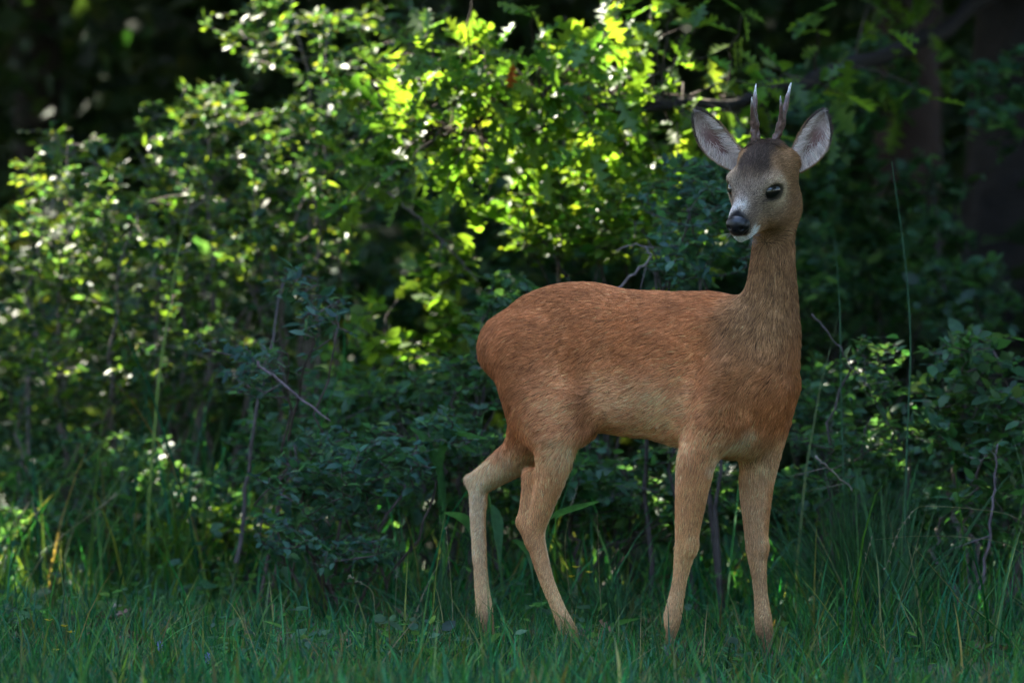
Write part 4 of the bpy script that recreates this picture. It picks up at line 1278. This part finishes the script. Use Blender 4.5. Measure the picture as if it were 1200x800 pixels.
def stalk(name, label, keys, r=.0011, c=(.06, .10, .035), head=0, hc=(.17, .15, .085), cat='grass stalk', blades_=()):
    """a grass stalk through photo points (px, py, Y) with spikelets along its last part"""
    pts = smooth_path([P(*k) for k in keys], 26)
    org = pts[0].copy()
    root = tag(empty(name, org), label, cat)
    g = Geo(); g.tube(pts, np.linspace(r, r * .35, 26), 5, c)
    mesh_obj('stem', g.mesh('stem', M_GRASS, origin=org), root)
    if head:
        g = Geo()
        tan = norm(np.gradient(pts, axis=0))
        for k in range(head):
            i = 25 - int(rng.uniform(0, 1) * 25 * .34)
            d = norm(tan[i] + rng.normal(size=3) * .45)
            L = rng.uniform(.006, .011)
            g.tube([pts[i], pts[i] + d * L * .5, pts[i] + d * L], [.0006, .0012, .0003], 5, np.asarray(hc) * rng.uniform(.7, 1.2))
        mesh_obj('seed_head', g.mesh('seed_head', M_DRY, origin=org), root)
    for kk, w in blades_:
        g = Geo(); bp = smooth_path([P(*k) for k in kk], 14)
        ribbon(g, bp, w * np.sin(np.linspace(.25, math.pi - .02, 14)) , c, (0.2, 1, .1), .3)
        mesh_obj('leaf', g.mesh('leaf', M_GRASS, origin=org), root)
    return root
PALE = (.20, .17, .10); STRAW = (.16, .15, .08); TEAL = (.045, .105, .058)
stalk('tall_grass_stalk', 'tall upright green grass stalk right of the deer neck', [(1060, 640, .8), (1063, 520, .8), (1067, 400, .8), (1060, 300, .8), (1045, 190, .8)], .0030, TEAL)
stalk('tall_grass_stalk', 'thin straight grass stalk close behind the deer chest', [(992, 640, 1.0), (986, 480, 1.0), (984, 360, 1.0), (978, 280, 1.0)], .0024, TEAL)
stalk('arching_grass_stalk', 'pale arching grass stalk that bends down to a seed head at lower right', [(1230, 640, .25), (1190, 606, .22), (1140, 596, .2), (1090, 593, .18), (1072, 597, .18), (1052, 625, .17), (1038, 665, .17)], .0011, STRAW, 26, PALE)
stalk('arching_grass_stalk', 'long thin grass stalk nearly level above the lower right grass', [(1235, 680, .3), (1185, 640, .28), (1130, 629, .26), (1070, 628, .25), (1025, 632, .25)], .0008, STRAW)
stalk('leaning_grass_stalk', 'straight pale grass stalk leaning right under the arching one', [(1050, 720, .2), (1068, 660, .2), (1086, 596, .2)], .0009, STRAW)
stalk('leaning_grass_stalk', 'straight thin grass stalk beside the far right front leg', [(996, 730, .2), (1008, 680, .2), (1021, 632, .2)], .0009, STRAW, 8, PALE)
stalk('bending_grass_stalk', 'pale bent grass stalk with drooping head left of the hind legs', [(440, 730, .3), (438, 700, .3), (434, 690, .3), (424, 683, .3), (411, 676, .3)], .0011, PALE, 12, PALE)
stalk('upright_grass_stalk', 'short upright seed head standing left of the hind legs', [(463, 720, .35), (464, 690, .35), (466, 650, .35)], .0012, (.10, .13, .07), 16, (.12, .14, .08))
stalk('upright_grass_stalk', 'thin upright grass stalk directly left of the hind leg', [(531, 735, .1), (529, 690, .1), (523, 620, .1)], .0011, STRAW, 10, STRAW)
stalk('upright_grass_stalk', 'grass stalk with feathery seed head behind the near hind leg', [(668, 700, .5), (662, 640, .5), (668, 600, .5), (676, 572, .5)], .0009, STRAW, 22, (.16, .16, .10))
stalk('upright_grass_stalk', 'pale dead grass stalk behind the deer belly', [(705, 720, .4), (702, 670, .4), (700, 600, .4)], .0010, PALE, 8, PALE)
stalk('leaning_grass_stalk', 'dry grass stalk with fine head leaning at far lower left', [(20, 700, 1.5), (60, 640, 1.5), (110, 600, 1.5), (135, 580, 1.5)], .0014, PALE, 24, PALE)
stalk('leaning_grass_stalk', 'dry grass stalk leaning left in front of the left bushes', [(95, 690, 1.6), (70, 650, 1.6), (45, 610, 1.6), (38, 590, 1.6)], .0014, PALE, 24, PALE)

# rush tuft of fine blades and broad sedge blades at the right
def tuft(label, px, Y, n, h, w, lean, c):
    b = P(px, 700, Y); org = np.array([b[0], b[1], float(ground_z(b[0], b[1]))])
    root = tag(empty('grass_tuft', org), label, 'grass tuft', 'tufts right of the deer')
    g = Geo()
    for k in range(n):
        a = rng.uniform(0, 6.28); L = h * rng.uniform(.6, 1.1); q = abs(rng.normal(0, lean))
        d = np.array([math.cos(a) * math.sin(q), math.sin(a) * math.sin(q), math.cos(q)])
        p0 = org + np.array([rng.normal(0, .02), rng.normal(0, .02), 0])
        pts = curve_pts(p0, p0 + d * L + np.array([d[0], d[1], -.15]) * L * .35, 8, (0, 0, L * .08))
        ribbon(g, pts, w * np.sin(np.linspace(.7, math.pi - .02, 8)), jitter_col([c], 1, .2, .1)[0], (math.cos(a + 1.3), math.sin(a + 1.3), .2), .3)
    o = mesh_obj('blades', g.mesh('blades', M_GRASS, origin=org), root); o['kind'] = 'stuff'
tuft('dense tuft of fine upright grass right behind the deer chest', 1010, .9, 420, .42, .0011, .30, (.026, .070, .032))
tuft('loose clump of broad grass blades right of the tall stalk', 1040, .75, 18, .42, .0036, .32, (.034, .085, .036))
tuft('clump of coarse arching grass between the hind and front legs', 720, .9, 60, .20, .0022, .6, (.028, .075, .034))
tuft('clump of coarse arching grass left of the hind legs', 520, .7, 60, .22, .0022, .65, (.028, .075, .034))

# broad leaves low behind the legs
def dock(name, label, base, leaves, w, c):
    org = P(*base); org[2] = float(ground_z(org[0], org[1]))
    root = tag(empty(name, org), label, 'plant')
    for keys in leaves:
        g = Geo(); pts = smooth_path([org + [0, 0, .01]] + [P(*k) for k in keys], 16)
        t = np.linspace(0, 1, 16)
        ribbon(g, pts, w * np.clip(np.sin(np.pi * np.clip((t - .25) / .75, 0, 1)) ** .7, .08, 1), c, (.1, .8, .6), .35)
        mesh_obj('leaf', g.mesh('leaf', M_LEAF, origin=org), root)
dock('dock_plant', 'long flat green dock leaf behind the near hind leg', (632, 690, .55), [[(640, 622, .52), (652, 604, .5), (676, 595, .45), (703, 587, .4)], [(622, 660, .6), (612, 640, .6), (600, 632, .6)]], .0085, (.032, .09, .042))
dock('dock_plant', 'big upright leaf blades behind the far hind leg', (590, 690, .8), [[(585, 640, .8), (582, 610, .8), (576, 590, .8)], [(560, 640, .8), (545, 610, .8), (520, 600, .75)]], .013, (.035, .095, .045))
dock('dock_plant', 'flat leaf just left of the deer thigh', (520, 690, 1.0), [[(515, 560, .95), (528, 512, .9), (572, 514, .85)], [(520, 580, .95), (500, 520, .9), (480, 500, .9)]], .010, (.04, .11, .05))

# little yellow flowers and purple flower spikes
def buttercup(label, px, py, Y):
    top = P(px, py, Y); base = np.array([top[0] + rng.normal(0, .01), top[1], 0]); base[2] = float(ground_z(base[0], base[1]))
    root = tag(empty('yellow_flower', base), label, 'flower', 'yellow flowers in the grass')
    g = Geo(); g.tube(curve_pts(base, top, 6, (.005, 0, 0)), .0009, 4, (.05, .10, .03)); mesh_obj('stem', g.mesh('stem', M_GRASS, origin=base), root)
    for k in range(5):
        a = k * 1.2566 + rng.uniform(0, 1); d = np.array([math.cos(a), math.sin(a), .45])
        g = Geo(); pts = np.array([top, top + d * .004, top + d * .0075, top + d * .009])
        ribbon(g, pts, [.0012, .0038, .0036, .0012], (.55, .42, .01)); mesh_obj('petal', g.mesh('petal', M_PETAL, origin=base), root)
for px, py, Y, wd in ((75, 734, -.2, 'highest at far lower left'), (83, 741, -.2, 'second at far lower left'), (66, 762, -.3, 'third at far lower left'), (57, 727, -.1, 'smallest at far lower left'),
                      (669, 676, .6, 'left of three behind the hind leg'), (675, 665, .6, 'top of three behind the hind leg'), (690, 671, .6, 'right of three behind the hind leg')):
    buttercup('tiny yellow flower in the grass, ' + wd, px, py, Y)
def purple(label, px, py, Y):
    top = P(px, py, Y); base = np.array([top[0], top[1], float(ground_z(top[0], top[1]))])
    root = tag(empty('purple_flower', base), label, 'flower', 'purple flower spikes in the grass')
    g = Geo(); g.tube(curve_pts(base, top, 6), .0011, 4, (.05, .10, .03)); mesh_obj('stem', g.mesh('stem', M_GRASS, origin=base), root)
    g = Geo()
    for k in range(16):
        a = k * 2.4; z = top[2] - .018 + .0013 * k; d = np.array([math.cos(a), math.sin(a), .3])
        o = np.array([top[0], top[1], z]); g.tube([o, o + d * .003, o + d * .006], [.0008, .0018, .0006], 5, (.24, .22, .50))
    mesh_obj('blossom', g.mesh('blossom', M_PETAL, origin=base), root)
purple('small purple flower spike low in the grass at lower left', 187, 752, -.5)
purple('small purple flower spike nearest the bottom edge', 243, 766, -.6)

# fallen bare twigs and dead branches among the bushes
def dead_branch(label, keys, r, c=(.10, .075, .075)):
    pts = smooth_path([P(*k) for k in keys], 18) + rng.normal(size=(18, 3)) * .002
    org = pts[0].copy(); g = Geo(); g.tube(pts, np.linspace(r, r * .4, 18), 6, c)
    for k in range(4):
        i = rng.integers(4, 16); e = pts[i] + rng.normal(size=3) * .04
        g.tube(curve_pts(pts[i], e, 4), [r * .4, r * .3, r * .2, r * .1], 4, c)
    tag(mesh_obj('dead_branch', g.mesh('dead_branch', M_BARK, origin=org), None, org), label, 'branch', 'bare branches in the bushes')
dead_branch('bare pinkish twig slanting down above the low bluish bush', [(300, 425, .9), (330, 448, .9), (358, 470, .9), (385, 492, .9)], .0035, (.16, .11, .115))
dead_branch('thin bare branch slanting through the dark gap left of the deer', [(455, 225, 1.9), (490, 255, 1.9), (520, 285, 1.9), (560, 330, 1.9)], .004, (.09, .07, .06))
dead_branch('bare twig slanting down right of the deer neck', [(950, 368, .9), (975, 395, .9), (1000, 430, .9), (1022, 460, .9)], .0024, (.07, .055, .05))
dead_branch('forked bare branch behind the deer withers', [(720, 340, 1.1), (745, 318, 1.1), (762, 300, 1.1), (748, 285, 1.1), (722, 293, 1.1)], .003, (.14, .11, .105))
dead_branch('pale dead twig low at right in the leaf litter', [(955, 535, .7), (975, 552, .7), (1000, 575, .7)], .003, (.15, .12, .09))
dead_branch('upright bare stem in front of the right bush', [(1150, 690, .7), (1160, 620, .7), (1166, 560, .7), (1170, 520, .7)], .004, (.10, .075, .08))
dead_branch('dark upright stem between the left bush and the low bluish bush', [(278, 660, 1.5), (290, 560, 1.5), (305, 460, 1.5), (332, 330, 1.6)], .006, (.07, .055, .05))
